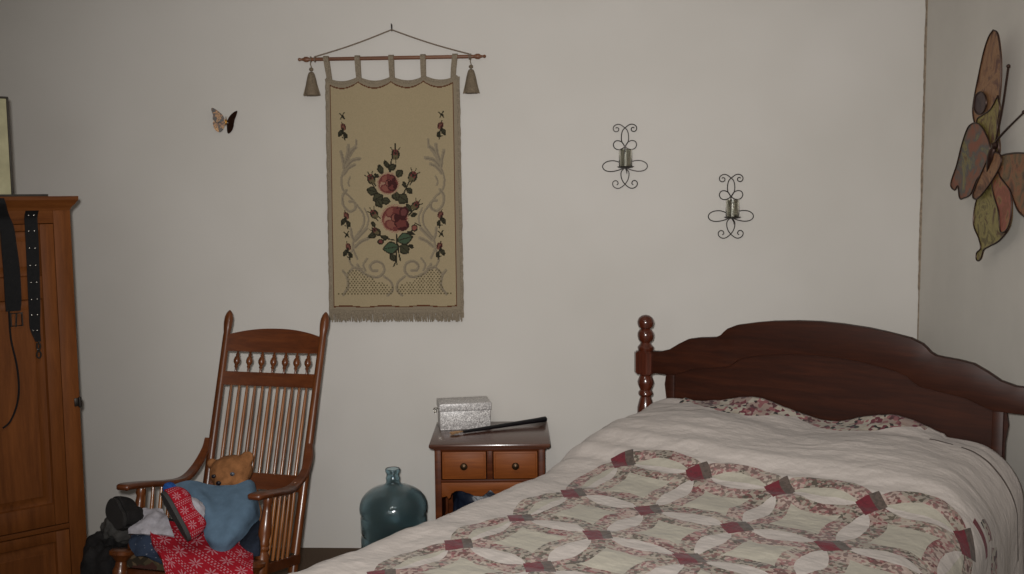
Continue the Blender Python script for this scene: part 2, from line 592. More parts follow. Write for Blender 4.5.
def cr(p0, p1, p2, p3, t_):
    return .5 * ((2 * p1) + (p2 - p0) * t_ + (2 * p0 - 5 * p1 + 4 * p2 - p3) * t_ * t_ + (3 * p1 - p0 - 3 * p2 + p3) * t_ ** 3)


def spline(pts, n=6):
    pts = [Vector(p) for p in pts]
    out = []
    for i in range(len(pts) - 1):
        a = pts[i - 1] if i > 0 else 2 * pts[0] - pts[1]
        d = pts[i + 2] if i + 2 < len(pts) else 2 * pts[-1] - pts[-2]
        for k in range(n):
            out.append(cr(a, pts[i], pts[i + 1], d, k / n))
    out.append(pts[-1])
    return out


def interp(tab, x_):
    """smooth table lookup"""
    if x_ <= tab[0][0]:
        return tab[0][1]
    for (a, va), (b, vb) in zip(tab, tab[1:]):
        if x_ <= b:
            k = (x_ - a) / (b - a)
            k = k * k * (3 - 2 * k)
            return va + (vb - va) * k
    return tab[-1][1]


def cloth(rows, n=5, amp=.004, freq=18, th=.006, fold=None):
    """rows of control points (room coordinates) -> a thick cloth surface"""
    cols = [spline(r, n) for r in rows]
    m = len(cols[0])
    grid = []
    for j in range(m):
        grid.append(spline([c_[j] for c_ in cols], n))
    # grid[j][i]
    nj, ni = len(grid), len(grid[0])
    V0 = [[grid[j][i] for i in range(ni)] for j in range(nj)]
    N0 = [[None] * ni for _ in range(nj)]
    for j in range(nj):
        for i in range(ni):
            a = V0[j][min(i + 1, ni - 1)] - V0[j][max(i - 1, 0)]
            b = V0[min(j + 1, nj - 1)][i] - V0[max(j - 1, 0)][i]
            c_ = a.cross(b)
            N0[j][i] = c_.normalized() if c_.length > 1e-9 else Vector((0, -1, 0))
    vs, uvs = [], []
    acc_u = [0.0] * ni
    for side in (0, 1):
        for j in range(nj):
            for i in range(ni):
                p = V0[j][i]
                d = amp * noise.noise(p * freq) + amp * .5 * noise.noise(p * freq * 2.3)
                vs.append(p + N0[j][i] * (d + (th / 2 if side == 0 else -th / 2)))
                uvs.append((j / (nj - 1), i / (ni - 1)))
    # metric uv
    lu = sum((V0[j + 1][ni // 2] - V0[j][ni // 2]).length for j in range(nj - 1))
    lv = sum((V0[nj // 2][i + 1] - V0[nj // 2][i]).length for i in range(ni - 1))
    uvs = [(a * lu, b * lv) for a, b in uvs]
    fs = []
    o = nj * ni
    for j in range(nj - 1):
        for i in range(ni - 1):
            q = (j * ni + i, j * ni + i + 1, (j + 1) * ni + i + 1, (j + 1) * ni + i)
            fs.append(q)
            fs.append(tuple(k + o for k in reversed(q)))
    per = [(0, i) for i in range(ni)] + [(j, ni - 1) for j in range(1, nj)] + [(nj - 1, i) for i in range(ni - 2, -1, -1)] + [(j, 0) for j in range(nj - 2, 0, -1)]
    idx = [j * ni + i for j, i in per]
    for a, b in zip(idx, idx[1:] + idx[:1]):
        fs.append((a, b, b + o, a + o))
    mb = MB()
    mb.raw(vs, fs)
    return mb, uvs


# ------------------------------------------------------------------ room
XR, XL, YB, YF, ZC = 1.572, -3.0, 4.5, -1.2, 2.75


def wallbox(name, c, d, mat):
    return structure(MB().box(c, d, 0).build(name, mat))


wallbox('floor', ((XL + XR) / 2, (YB + YF) / 2, -.05), (XR - XL, YB - YF, .1), M['carpet'])
wallbox('ceiling', ((XL + XR) / 2, (YB + YF) / 2, ZC + .05), (XR - XL, YB - YF, .1), M['ceiling'])
wallbox('wall_back', ((XL + XR) / 2, YB + .05, ZC / 2), (XR - XL, .1, ZC), M['wall'])
wallbox('wall_right', (XR + .05, (YB + YF) / 2, ZC / 2), (.1, YB - YF, ZC), M['wall_side'])
wallbox('wall_left', (XL - .05, (YB + YF) / 2, ZC / 2), (.1, YB - YF, ZC), M['wall'])
wallbox('wall_front', ((XL + XR) / 2, YF - .05, ZC / 2), (XR - XL, .1, ZC), M['wall'])
# ragged tape in the corner
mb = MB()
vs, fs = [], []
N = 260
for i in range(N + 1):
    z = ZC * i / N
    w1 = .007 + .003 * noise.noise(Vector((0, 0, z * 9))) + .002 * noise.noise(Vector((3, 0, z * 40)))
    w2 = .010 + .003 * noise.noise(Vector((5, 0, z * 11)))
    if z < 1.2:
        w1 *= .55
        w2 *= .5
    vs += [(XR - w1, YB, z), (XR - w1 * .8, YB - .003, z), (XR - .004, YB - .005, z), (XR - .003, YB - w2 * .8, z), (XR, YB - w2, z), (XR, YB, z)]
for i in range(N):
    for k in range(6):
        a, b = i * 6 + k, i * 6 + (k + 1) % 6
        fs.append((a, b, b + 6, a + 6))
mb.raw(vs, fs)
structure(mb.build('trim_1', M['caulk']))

# ------------------------------------------------------------------ bed frame of reference
BO = Vector((.319, 4.058, .0246))
ba = radians(-34.3)
BED_R = Matrix.Rotation(ba, 4, 'Z') @ Matrix.Scale(.985, 4)      # local x = across (s), local -y = towards the foot (t)
bed = thing('bed', 'dark brown wooden bed with arched scalloped headboard and turned posts, set diagonally in the corner', 'bed', BO, BED_R)
BW = 1.49
cx = BW / 2
# cresting board of the headboard
half = [(.035, .992), (.085, .995), (.13, 1.008), (.171, 1.034), (.215, 1.057), (.262, 1.066), (.305, 1.070), (.335, 1.074), (.354, 1.084), (.366, 1.097), (.382, 1.111), (.421, 1.128), (.50, 1.143), (.566, 1.153), (.66, 1.161), (.745, 1.164)]
topo = half + [(BW - a, b) for a, b in reversed(half[:-1])]
ih = [(.035, .902), (.15, .904), (.19, .918), (.238, .937), (.31, .948), (.385, .960), (.41, .975), (.43, .992), (.47, 1.006), (.512, 1.015), (.60, 1.029), (.674, 1.035), (.745, 1.037)]
inner = ih + [(BW - a, b) for a, b in reversed(ih[:-1])]
mb = MB().prism(topo + list(reversed(inner)), -.016, .018, bev=.004)
mb.build('headboard_rail', M['w_head'], bed)
# lower panel behind the rail
pan = [(.112, .20), (.112, .80), (.104, .86), (.112, .915), (.16, .93), (.25, .96), (.42, 1.0), (.52, 1.03), (.745, 1.05)]
pan = pan + [(BW - a, b) for a, b in reversed(pan[:-1])]
MB().prism(pan, -.004, .012).build('headboard_panel', M['w_head'], bed)
for sx_ in (.135, BW - .135):
    MB().box((sx_, -.006, .56), (.035, .014, .70), .003).build('headboard_stile', M['w_head'], bed)
post_prof = [(.030, -.024), (.033, .02), (.030, .10), (.036, .16), (.036, .50), (.030, .55), (.026, .60), (.030, .66), (.0345, .72), (.034, .755), (.026, .785), (.021, .800), (.030, .808), (.030, .818), (.023, .828), (.032, .850), (.034, .862), (.027, .882), (.024, .888), (.031, .894), (.031, .902),
             (.031, .903)]
top_prof = [(.030, .989), (.030, .994), (.033, 1.000), (.033, 1.008), (.024, 1.018), (.020, 1.026), (.030, 1.036), (.034, 1.052), (.033, 1.066), (.026, 1.078), (.020, 1.083), (.030, 1.090), (.034, 1.104), (.034, 1.114), (.028, 1.128), (.016, 1.137), (.004, 1.140)]
for sx_ in (.013, BW - .006):
    mb = MB().lathe(post_prof, 28, Matrix.Translation((sx_, 0, 0)))
    b = bmesh.new()
    bmesh.ops.create_cube(b, size=1)
    bmesh.ops.scale(b, vec=(.080, .080, .096), verts=b.verts)
    vert_e = [e for e in b.edges if abs(e.verts[0].co.z - e.verts[1].co.z) > .01]
    bmesh.ops.bevel(b, geom=vert_e, offset=.016, segments=1, affect='EDGES')
    bmesh.ops.bevel(b, geom=[e for e in b.edges if abs(e.verts[0].co.z - e.verts[1].co.z) < .001], offset=.006, segments=2, affect='EDGES')
    mb.bm(b, Matrix.Translation((sx_, 0, .944)))
    mb.lathe(top_prof, 28, Matrix.Translation((sx_, 0, 0)))
    mb.build('bedpost', M['w_post'], bed)
for sx_ in (.045, BW - .045):
    MB().box((sx_, -1.04, .30), (.025, 2.02, .14), .004).build('side_rail', M['w_head'], bed)
for sx_ in (0.0, BW):
    MB().lathe([(.03, 0), (.034, .1), (.026, .2), (.034, .34), (.028, .42)], 20, Matrix.Translation((sx_, -2.07, 0))).build('foot_post', M['w_post'], bed)

mat_ = MB().box((cx, -1.05, .52), (BW - .20, 1.96, .24), .05, BED_R, 4)
mat_.v = [p + BO for p in mat_.v]
lone(mat_, 'mattress', M['mattress'], 'pale mattress hidden beneath the patchwork quilt', 'mattress', BO + BED_R @ Vector((cx, -1.05, .40)))

# quilt
ztab = [(.0, .835), (.05, .818), (.12, .804), (.22, .804), (.34, .798), (.46, .778), (.56, .745), (.66, .708), (.76, .688), (.88, .682), (2.2, .680)]


def quilt_point(a, b):
    """a across (0..BW on top), b from the head down; both unrolled"""
    R = .15
    s0, s1 = -.012, BW - .045

    def side(d, hangslope):
        # d: unrolled distance measured from the start of the bend -> (outward, down)
        if d <= 0:
            return 0.0, 0.0
        q = R * pi / 2
        if d < q:
            an = d / R
            return R * sin(an), R * (1 - cos(an))
        return R + (d - q) * hangslope, R + (d - q) * sqrt(1 - hangslope ** 2)
    if a < s0 + R:
        o_, dn = side(s0 + R - a, .06)
        s = s0 + R - o_
    elif a > s1 - R:
        o_, dn = side(a - (s1 - R), .03)
        s = s1 - R + o_
    else:
        s, dn = a, 0
    f1 = 2.10
    if b > f1 - R:
        o_, dt = side(b - (f1 - R), .05)
        tt = f1 - R + o_
    else:
        tt, dt = b, 0
    dn2 = max(dn, dt) + .3 * min(dn, dt)
    z = interp(ztab, tt)
    # two pillows under the cover
    pil = exp(-((tt - .24) / .22) ** 2)
    z += pil * (.012 * cos((s - .40) * 2 * pi / .72) - .004)
    if tt < .10:
        z += (1 - tt / .10) * (.022 * cos((s - .52) * 2 * pi / .5) if .2 < s < 1.2 else -.022)
        z -= (1 - tt / .10) * .016 * max(0, (s - .7) / .7)
    z -= pil * .030 * min(1, max(0, (s - 1.0) / .38)) ** 1.3
    # the head end slopes away at both ends of the pillows
    e = min(s - s0, s1 - s)
    z -= max(0, .20 - e) ** 2 * (1.1 if s < .7 else 1.7) * pil
    z -= dn2
    # wrinkles
    w = .009 * noise.noise(Vector((s * 3.2, tt * 7, 1.2))) + .005 * noise.noise(Vector((s * 9, tt * 15, 4)))
    ps = exp(-((tt - .36) / .24) ** 2)
    w += ps * (.008 * (.5 - abs(noise.noise(Vector((s * 2.6 + tt * 2, tt * 11 + s * 2, 7))))) + .005 * (.5 - abs(noise.noise(Vector((s * 5 - tt * 4, tt * 20 + s * 6, 9)))))) + .0022 * noise.noise(Vector((s * 26, tt * 34, 2)))
    top = 1 if dn2 < .05 else .3
    z += w * top
    if dn2 > .1:
        k = min(1, (dn2 - .1) / .25)
        fold = .022 * k * sin(tt * 21 + 2 * noise.noise(Vector((tt * 2, 0, 0)))) 
        if a < s0 + R:
            s -= fold
        elif a > s1 - R:
            s += fold * .4
        else:
            tt += .02 * k * sin(s * 22)
    z = max(z, .06)
    return Vector((s, -(tt + .022), z))


A0, A1, B0, B1 = -.42, BW + .42, 0.0, 2.5
NA, NB = 230, 240
vs, uvs, fs = [], [], []
for j in range(NB + 1):
    b = B0 + (B1 - B0) * j / NB
    for i in range(NA + 1):
        a = A0 + (A1 - A0) * i / NA
        p = quilt_point(a, b)
        vs.append(p)
        uvs.append((a, b))
for j in range(NB):
    for i in range(NA):
        k = j * (NA + 1) + i
        fs.append((k, k + 1, k + NA + 2, k + NA + 1))
mb = MB().raw(vs, fs)
q = mb.build('quilt', M['quilt'], None, uvs=uvs, angle=180)
q.matrix_world = Matrix.Translation(BO) @ BED_R
sm = q.modifiers.new('thickness', 'SOLIDIFY')
sm.thickness = .010
sm.offset = -1
tag(q, 'cream patchwork quilt of interlocking floral rings with red diamonds, spread over the bed', 'quilt')

# ------------------------------------------------------------------ nightstand
NX0, NX1, NY0, NY1, NZ = -.566, -.062, 4.045, 4.465, .612
ns = thing('nightstand', 'orange brown wooden nightstand with two small drawers, between the jug and the bed', 'nightstand', ((NX0 + NX1) / 2 - .008, (NY0 + NY1) / 2, 0), Matrix.Rotation(radians(2.6), 4, 'Z'))
w = NX1 - NX0
d = NY1 - NY0


def tx(x_, y_, z_):
    return (x_, y_, z_)


mb = MB()
mb.box((0, 0, NZ - .009), (w, d, .018), .006)
mb.box((0, 0, NZ - .019), (w - .014, d - .014, .006), .002)
mb.build('tabletop', [M['w_night_t']], ns)
yf = -d / 2 + .022
hw = w / 2 - .022
mb = MB()
mb.box((0, yf - .003, NZ - .025), (2 * hw + .008, .010, .008), .003)
mb.build('top_moulding', M['w_night_d'], ns)
# case sides, back, legs
for sx_ in (-1, 1):
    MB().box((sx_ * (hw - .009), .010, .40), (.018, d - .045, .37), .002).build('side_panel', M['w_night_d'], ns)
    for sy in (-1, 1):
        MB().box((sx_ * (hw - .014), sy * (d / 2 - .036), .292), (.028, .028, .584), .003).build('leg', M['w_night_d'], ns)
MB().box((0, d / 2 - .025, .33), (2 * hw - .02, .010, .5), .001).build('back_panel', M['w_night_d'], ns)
mb = MB()
dz0, dz1 = NZ - .034, NZ - .154
mb.box((0, yf + .008, NZ - .030), (2 * hw - .05, .018, .012), .002)
mb.box((0, yf + .008, dz1 - .008), (2 * hw - .05, .018, .012), .002)
mb.box((0, yf + .008, (dz0 + dz1) / 2), (.024, .018, dz0 - dz1), .002)
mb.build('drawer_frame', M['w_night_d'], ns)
for sx_ in (-1, 1):
    dw = hw - .028 - .014
    cxx = sx_ * (.012 + dw / 2 + .001)
    mb = MB()
    mb.box((cxx, yf + .004, (dz0 + dz1) / 2), (dw - .004, .018, dz0 - dz1 - .004), .004)
    mb.box((cxx, yf - .006, (dz0 + dz1) / 2), (dw - .020, .006, dz0 - dz1 - .020), .003)
    dr = mb.build('drawer', M['w_night'], ns)
    kn = MB().lathe([(.006, 0), (.006, .008), (.013, .012), (.0155, .018), (.013, .024), (.007, .027), (.0, .028)], 20,
                    Matrix.Translation((cxx, yf - .009, (dz0 + dz1) / 2 + .001)) @ Matrix.Rotation(pi / 2, 4, 'X'))
    kn.build('knob', M['brass_old'], dr)
# scalloped apron
zt = dz1 - .015
ap = [(-hw + .02, zt), (-hw + .02, zt - .062)]
for i in range(1, 60):
    u = -1 + 2 * i / 60
    au = abs(u)
    z = interp([(0, .034), (.02, .036), (.07, .046), (.16, .060), (.30, .058), (.44, .046), (.58, .036), (.68, .036), (.76, .046), (.795, .056), (.80, .066), (.83, .070), (.86, .058), (.92, .062), (1, .064)], au)
    ap.append((u * (hw - .02), zt - z))
ap += [(hw - .02, zt - .062), (hw - .02, zt)]
MB().prism(ap, yf + .004, yf + .020, bev=.002).build('apron', M['w_night'], ns)
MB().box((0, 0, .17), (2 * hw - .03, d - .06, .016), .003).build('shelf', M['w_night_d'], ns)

# dark blue bag on the shelf
ncx, ncy = (NX0 + NX1) / 2, (NY0 + NY1) / 2
mb = MB()
b = bmesh.new()
bmesh.ops.create_icosphere(b, subdivisions=5, radius=1)
for v_ in b.verts:
    c = v_.co
    q_ = Vector((abs(c.x) ** .75 * (1 if c.x > 0 else -1), abs(c.y) ** .75 * (1 if c.y > 0 else -1), abs(c.z) ** .7 * (1 if c.z > 0 else -1)))
    q_ *= 1 + .10 * noise.noise(c * 2.2) + .04 * noise.noise(c * 6)
    v_.co = Vector((q_.x * .165, q_.y * .115, q_.z * .125))
mb.bm(b, Matrix.Translation((ncx - .010, ncy - .02, .305)))
t_ = NT('dark_blue_vinyl', .4, .4)
t_.col(lin((22, 29, 44)))
t_.bump(t_.noise(t_.coord(), 14, 3), .5, .02)
lone(mb, 'bag', t_.m, 'shiny dark blue bag stuffed under the drawers of the nightstand', 'bag', (ncx, ncy - .03, .178))

# ------------------------------------------------------------------ silver box
bx0 = P(433, 434, z=NZ)
bR = Matrix.Rotation(radians(12), 4, 'Z')
boxc = P(463, 424, z=NZ)
jb = thing('trinket_box', 'silver glitter covered box with a lid, on the left of the nightstand top', 'box', (-.450, 4.368, NZ), bR)
MB().box((0, 0, .042), (.222, .134, .084), .003).build('box_body', M['glitter'], jb)
MB().box((0, 0, .1015), (.230, .142, .033), .003).build('lid', M['glitter'], jb)
mb = MB()
mb.tube([(-.1285 + .010 * cos(a) * .5, .010 * cos(a) * 0, .078 + .010 * sin(a)) for a in [2 * pi * k / 16 for k in range(16)]], .0028, 8, True)
mb.tube([(-.114, 0, .088), (-.126, 0, .087)], .003, 8)
mb.build('ring_pull', M['chrome'], jb)['label'] = 'small metal ring on the left side'
# black stick with frayed tan end
s0 = Vector((-.440, 4.226, NZ + .009))
s1 = Vector((-.084, 4.434, NZ + .018))
st = thing('duster_stick', 'slender black stick with a frayed tan tip, lying across the nightstand beside the silver box', 'stick', (s0.x, s0.y, NZ))
MB().turned(s0, s1, [(0, .006), (.02, .007), (.3, .0085), (.9, .0115), (.94, .0125), (.99, .0125), (1, .009)], 16).build('handle', M['black_gloss'], st, world=True)
mb = MB()
random.seed(3)
dr_ = (s0 - s1).normalized()
for k in range(30):
    e = s0 + dr_ * random.uniform(.025, .065) + Vector((0, random.uniform(-.022, .018), random.uniform(-.005, .004)))
    e.z = max(NZ + .0035, e.z)
    m_ = s0 * .5 + e * .5 + Vector((0, 0, .003))
    mb.tube(spline([s0 - dr_ * .004, m_, e], 3), .0017, 5)
mb.build('bristles', M['tan'], st, world=True)

# ------------------------------------------------------------------ water jug
jg = thing('water_jug', 'large blue green translucent water jug standing on the floor left of the nightstand', 'jug', (-.727, 4.10, 0))
outer = [(.020, .012), (.115, .0), (.130, .006), (.139, .02), (.139, .10), (.134, .108), (.134, .118), (.140, .126), (.140, .20), (.134, .208), (.134, .218), (.140, .226), (.140, .285),
         (.1375, .292), (.1375, .300), (.143, .308), (.1445, .325), (.142, .345), (.134, .365), (.119, .384), (.098, .400), (.074, .411), (.052, .418), (.036, .426), (.030, .434),
         (.0285, .446), (.031, .450), (.031, .455), (.0275, .460), (.027, .474), (.0315, .478), (.0325, .484), (.0325, .490), (.030, .493), (.027, .493)]
inner_ = [(max(r - .0035, .001), z + (.004 if z < .05 else -.001)) for r, z in outer]
prof = outer + list(reversed(inner_))
vs, fs = [], []
n = 64
m_n = len(prof)
for r, z in prof:
    for k in range(n):
        a = 2 * pi * k / n
        vs.append((r * cos(a), r * sin(a), z))
for i in range(m_n - 1):
    for k in range(n):
        fs.append((i * n + k, i * n + (k + 1) % n, (i + 1) * n + (k + 1) % n, (i + 1) * n + k))
c_o = len(vs)
vs += [(0, 0, .014), (0, 0, .018)]
for k in range(n):
    fs.append((k, c_o, (k + 1) % n))
    fs.append(((m_n - 1) * n + k, (m_n - 1) * n + (k + 1) % n, c_o + 1))
MB().raw(vs, fs).build('jug_body', M['jug'], jg, angle=60)

# ------------------------------------------------------------------ armoire
AB = radians(41.9)
A_loc = Vector((-1.763, 3.5, 0))
AR = Matrix.Rotation(AB, 4, 'Z')   # local -x runs left along the face, local +y goes back
ar = thing('armoire', 'tall orange brown wooden armoire with raised panel doors, cut off at the left edge', 'armoire', A_loc, AR)
AW, AD, AH = .92, .56, 1.60
MB().box((-.010, AD / 2 + .01, AH / 2 + .03), (.020, AD - .02, AH - .06), .002).build('side_panel', M['w_arm'], ar)
MB().box((-AW + .010, AD / 2 + .01, AH / 2 + .03), (.020, AD - .02, AH - .06), .002).build('side_panel', M['w_arm'], ar)
MB().box((-AW / 2, AD - .006, AH / 2 + .03), (AW - .04, .012, AH - .06), .001).build('back_panel', M['w_arm'], ar)
# face frame
mb = MB()
for xs_ in (-.029, -AW + .029):
    MB().box((xs_, .010, .85), (.058, .022, 1.50), .002).build('face_stile', M['w_arm'], ar)
for zc_, hz_ in ((1.580, .050), (.455, .018), (.112, .030)):
    MB().box((-AW / 2, .011, zc_), (AW - .116, .020, hz_), .001).build('face_rail', M['w_arm_x'], ar)
MB().box((-AW / 2, AD / 2, .05), (AW, AD, .10), .006).build('plinth', M['w_arm_x'], ar)
# cornice
pr = [(0, 1.60), (.003, 1.608), (.006, 1.614), (.014, 1.622), (.020, 1.632), (.024, 1.637), (.024, 1.650)]
mb = MB()
vs, fs = [], []
for o_, z in pr:
    vs += [(-AW - o_, -o_, z), (o_, -o_, z), (o_, AD, z), (-AW - o_, AD, z)]
for i in range(len(pr) - 1):
    for k in range(4):
        a, b = i * 4 + k, i * 4 + (k + 1) % 4
        fs.append((a, b, b + 4, a + 4))
fs.append((3, 2, 1, 0))
L_ = (len(pr) - 1) * 4
fs.append((L_, L_ + 1, L_ + 2, L_ + 3))
mb.raw(vs, fs).build('cornice', M['w_arm_x'], ar)


def raised(mb, x0, x1, z0, z1, y_=.0):
    """raised and fielded panel in a recess"""
    seq = [(0, .0), (.004, .008), (.008, .009), (.034, -.001), (.036, -.003), (.038, -.003)]
    vs, fs = [], []
    for ins, dy in seq:
        vs += [(x0 + ins, y_ + dy, z0 + ins), (x1 - ins, y_ + dy, z0 + ins), (x1 - ins, y_ + dy, z1 - ins), (x0 + ins, y_ + dy, z1 - ins)]
    for i in range(len(seq) - 1):
        for k in range(4):
            a, b = i * 4 + k, i * 4 + (k + 1) % 4
            fs.append((a, b, b + 4, a + 4))
    L_ = (len(seq) - 1) * 4
    fs.append((L_, L_ + 1, L_ + 2, L_ + 3))
    mb.raw(vs, fs)


def panel_door(name, xr, xl, z0, z1, panels, handle_x=None):
    """door with stiles and rails around raised panels"""
    mb = MB()
    st_ = .046
    mb.box((xr - st_ / 2 - .0, .006, (z0 + z1) / 2), (st_, .022, z1 - z0), .003)
    mb.box((xl + st_ / 2, .006, (z0 + z1) / 2), (st_, .022, z1 - z0), .003)
    edges = [z0] + [q_ for p in panels for q_ in p] + [z1]
    for a, b in zip(edges[::2], edges[1::2]):
        mb.box(((xl + xr) / 2, .007, (a + b) / 2), (xr - xl - 2 * st_, .020, b - a), .002)
    for a, b in panels:
        raised(mb, xl + st_, xr - st_, a, b, .0)
    o = mb.build(name, M['w_arm'], ar)
    return o


mid = -AW / 2
d1 = panel_door('door', -.060, mid + .002, .468, 1.553, [(.545, 1.290), (1.370, 1.530)])
d2 = panel_door('door', mid - .002, -AW + .060, .468, 1.553, [(.545, 1.290), (1.370, 1.530)])
d3 = panel_door('drawer', -.060, -AW + .060, .130, .443, [(.165, .405)])
for dd, hx in ((d1, mid + .03), (d2, mid - .03)):
    MB().lathe([(.006, 0), (.006, .012), (.015, .018), (.017, .026), (.010, .034), (0, .036)], 18,
               Matrix.Translation((hx, -.005, .95)) @ Matrix.Rotation(pi / 2, 4, 'X')).build('knob', M['brass_old'], dd)
# iron butterfly hinge on the edge
mb = MB()
mb.box((-.010, -.004, .905), (.020, .006, .030), .002)
mb.turned((-.002, -.010, .885), (-.002, -.010, .925), [(0, .002), (.05, .006), (.5, .007), (.95, .006), (1, .002)], 10)
mb.build('hinge', M['iron'], ar)


def AP(w_, z_, off=.03):
    return A_loc + AR @ Vector((-w_, -off, z_))


# studded strap hanging on the armoire
bt = thing('studded_strap', 'narrow black strap with paired metal studs and a clip, hanging down the armoire door', 'strap', AP(.133, 1.07), AR)
ctr = [(.134, 1.601), (.134, 1.48), (.136, 1.36), (.138, 1.26), (.140, 1.19), (.132, 1.14)]
wd = [.021, .021, .020, .019, .017, .009]
mb = MB()
fr, fs = [], []
cs = spline([Vector((-a, -.012 - (.036 if b > 1.59 else 0), b)) for a, b in ctr], 8)
for i, p in enumerate(cs):
    k = i / (len(cs) - 1) * (len(wd) - 1)
    i0 = min(int(k), len(wd) - 2)
    hw_ = wd[i0] + (wd[i0 + 1] - wd[i0]) * (k - i0)
    y_ = -.013 if p.z < 1.58 else -.013 - .022 * min(1, (p.z - 1.58) / .02)
    if p.z > 1.596:
        y_ = -.037
    for sx_, yy in ((-1, 0), (1, 0), (1, .004), (-1, .004)):
        fr.append((p.x + sx_ * hw_, y_ + yy, p.z))
nn_ = len(cs)
for i in range(nn_ - 1):
    for k in range(4):
        a, b = i * 4 + k, i * 4 + (k + 1) % 4
        fs.append((a, b, b + 4, a + 4))
fs += [(0, 1, 2, 3), ((nn_ - 1) * 4, (nn_ - 1) * 4 + 3, (nn_ - 1) * 4 + 2, (nn_ - 1) * 4 + 1)]
mb.raw(fr, fs)
# hook over the cornice
mb.v = [A_loc + AR @ p for p in mb.v]
mb.build('strap_band', M['black'], bt, world=True)
for z_ in (1.585, 1.53, 1.47, 1.41, 1.35, 1.29, 1.235, 1.18):
    cxs = -interp([(1.07, .132), (1.19, .140), (1.36, .136), (1.6, .134)], z_)
    o_ = .009 if z_ > 1.2 else .006
    yb = -.013 if z_ < 1.58 else -.020
    for sx_ in (-1, 1):
        mb = MB().ball((cxs + sx_ * o_, yb, z_), (.0032, .0026, .0032), seg=10)
        mb.v = [A_loc + AR @ p for p in mb.v]
        mb.build('stud', M['chrome'], bt, world=True)
mb = MB()
T_ = [(-.132, -.014, 1.142), (-.128, -.015, 1.13), (-.128, -.015, 1.118), (-.134, -.015, 1.112), (-.138, -.015, 1.122), (-.136, -.015, 1.136)]
mb.tube(spline(T_, 5), .0035, 8)
mb.tube([(-.133 + .007 * cos(a), -.015, 1.094 + .012 * sin(a)) for a in [2 * pi * k / 18 for k in range(18)]], .003, 8, True)
mb.box((-.133, -.015, 1.112), (.012, .007, .008), .002)
mb.v = [A_loc + AR @ p for p in mb.v]
mb.build('clip', M['iron'], bt, world=True)['label'] = 'metal clip at the lower end'

# second, broader strap at the frame edge
b2 = thing('broad_strap', 'broad black leather belt with a buckle hanging at the left edge of the photo', 'belt', AP(.22, 1.18), AR)
mb = MB()
fr, fs = [], []
pr2_ = [(.232, 1.645, .010), (.226, 1.60, .020), (.214, 1.55, .030), (.210, 1.48, .034), (.206, 1.40, .036), (.206, 1.30, .036), (.208, 1.255, .032)]
cs = spline([Vector((a, b, c)) for a, b, c in pr2_], 6)
for p in cs:
    y_ = -.014 if p.y < 1.575 else -.014 - .034 * min(1, (p.y - 1.575) / .05)
    for sx_, yy in ((-1, 0), (1, 0), (1, .007), (-1, .007)):
        fr.append((-p.x + sx_ * p.z * .72, y_ - .006 + yy, p.y))
nn_ = len(cs)
for i in range(nn_ - 1):
    for k in range(4):
        a, b = i * 4 + k, i * 4 + (k + 1) % 4
        fs.append((a, b, b + 4, a + 4))
fs += [(0, 1, 2, 3), ((nn_ - 1) * 4, (nn_ - 1) * 4 + 3, (nn_ - 1) * 4 + 2, (nn_ - 1) * 4 + 1)]
mb.raw([A_loc + AR @ Vector(p) for p in fr], fs)
mb.build('belt_band', M['black'], b2, world=True)
mb = MB()
ring = [(-.200 + sx_ * .018, -.020, 1.225 + sz * .022) for sx_, sz in ((-1, -1), (1, -1), (1, 1), (-1, 1))]
mb.tube(ring, .004, 6, True)
mb.tube([(-.200, -.024, 1.247), (-.204, -.026, 1.20)], .003, 6)
mb.v = [A_loc + AR @ p for p in mb.v]
mb.build('buckle', M['iron'], b2, world=True)
mb = MB().tube([A_loc + AR @ Vector(p) for p in spline([(-.222, -.018, 1.26), (-.220, -.015, 1.16), (-.206, -.016, 1.06), (-.204, -.016, .98), (-.215, -.016, .92), (-.238, -.016, .87), (-.262, -.016, .85)], 8)], .0032, 8)
mb.build('hanging_lace', M['black'], b2, world=True)

# board standing on the armoire
pb = thing('picture_board', 'pale cream board with a dark edge, standing on top of the armoire', 'board', A_loc + AR @ Vector((-.318, .10, 1.650)), AR)
MB().box((-.03, .0, .175), (.36, .010, .335), .002).build('board', M['cream_board'], pb)
mb = MB()
mb.box((.154, .0, .175), (.007, .016, .345), .002)
mb.box((-.214, .0, .175), (.007, .016, .345), .002)
mb.box((-.03, .0, .346), (.374, .016, .007), .002)
mb.build('frame', M['dark_edge'], pb)
MB().box((.05, -.008, .004), (.43, .05, .008), .002).build('foot', M['dark_edge'], pb)['label'] = 'flat dark foot strip'

# ------------------------------------------------------------------ tapestry on the back wall
YT = YB - .012
TXL, TXR = -1.057, -.466
tp = thing('wall_hanging', 'beige needlepoint wall hanging with a rose bouquet, on a wooden rod above the rocking chair', 'tapestry', (-.76, YT, 1.07))
NXs, NZs = 176, 300
# picture coordinates: u 0..1 across, measured frame px 327..461 and 79..308
X0p, X1p, Y0p, Y1p = 327.0, 461.0, 78.0, 308.0
base = lin((150, 135, 107))
trim_c = lin((128, 116, 98))
img = [[None] * NXs for _ in range(NZs)]


def put(px_, py_, col, r=.5):
    """dab one or more stitches"""
    fx = (px_ - X0p) / (X1p - X0p) * NXs
    fy = (py_ - Y0p) / (Y1p - Y0p) * NZs
    rr = r * NXs / (X1p - X0p)
    for jj in range(int(fy - rr), int(fy + rr) + 2):
        for ii in range(int(fx - rr), int(fx + rr) + 2):
            if 0 <= ii < NXs and 0 <= jj < NZs and (ii + .5 - fx) ** 2 + (jj + .5 - fy) ** 2 <= max(rr, .5) ** 2:
                img[jj][ii] = col


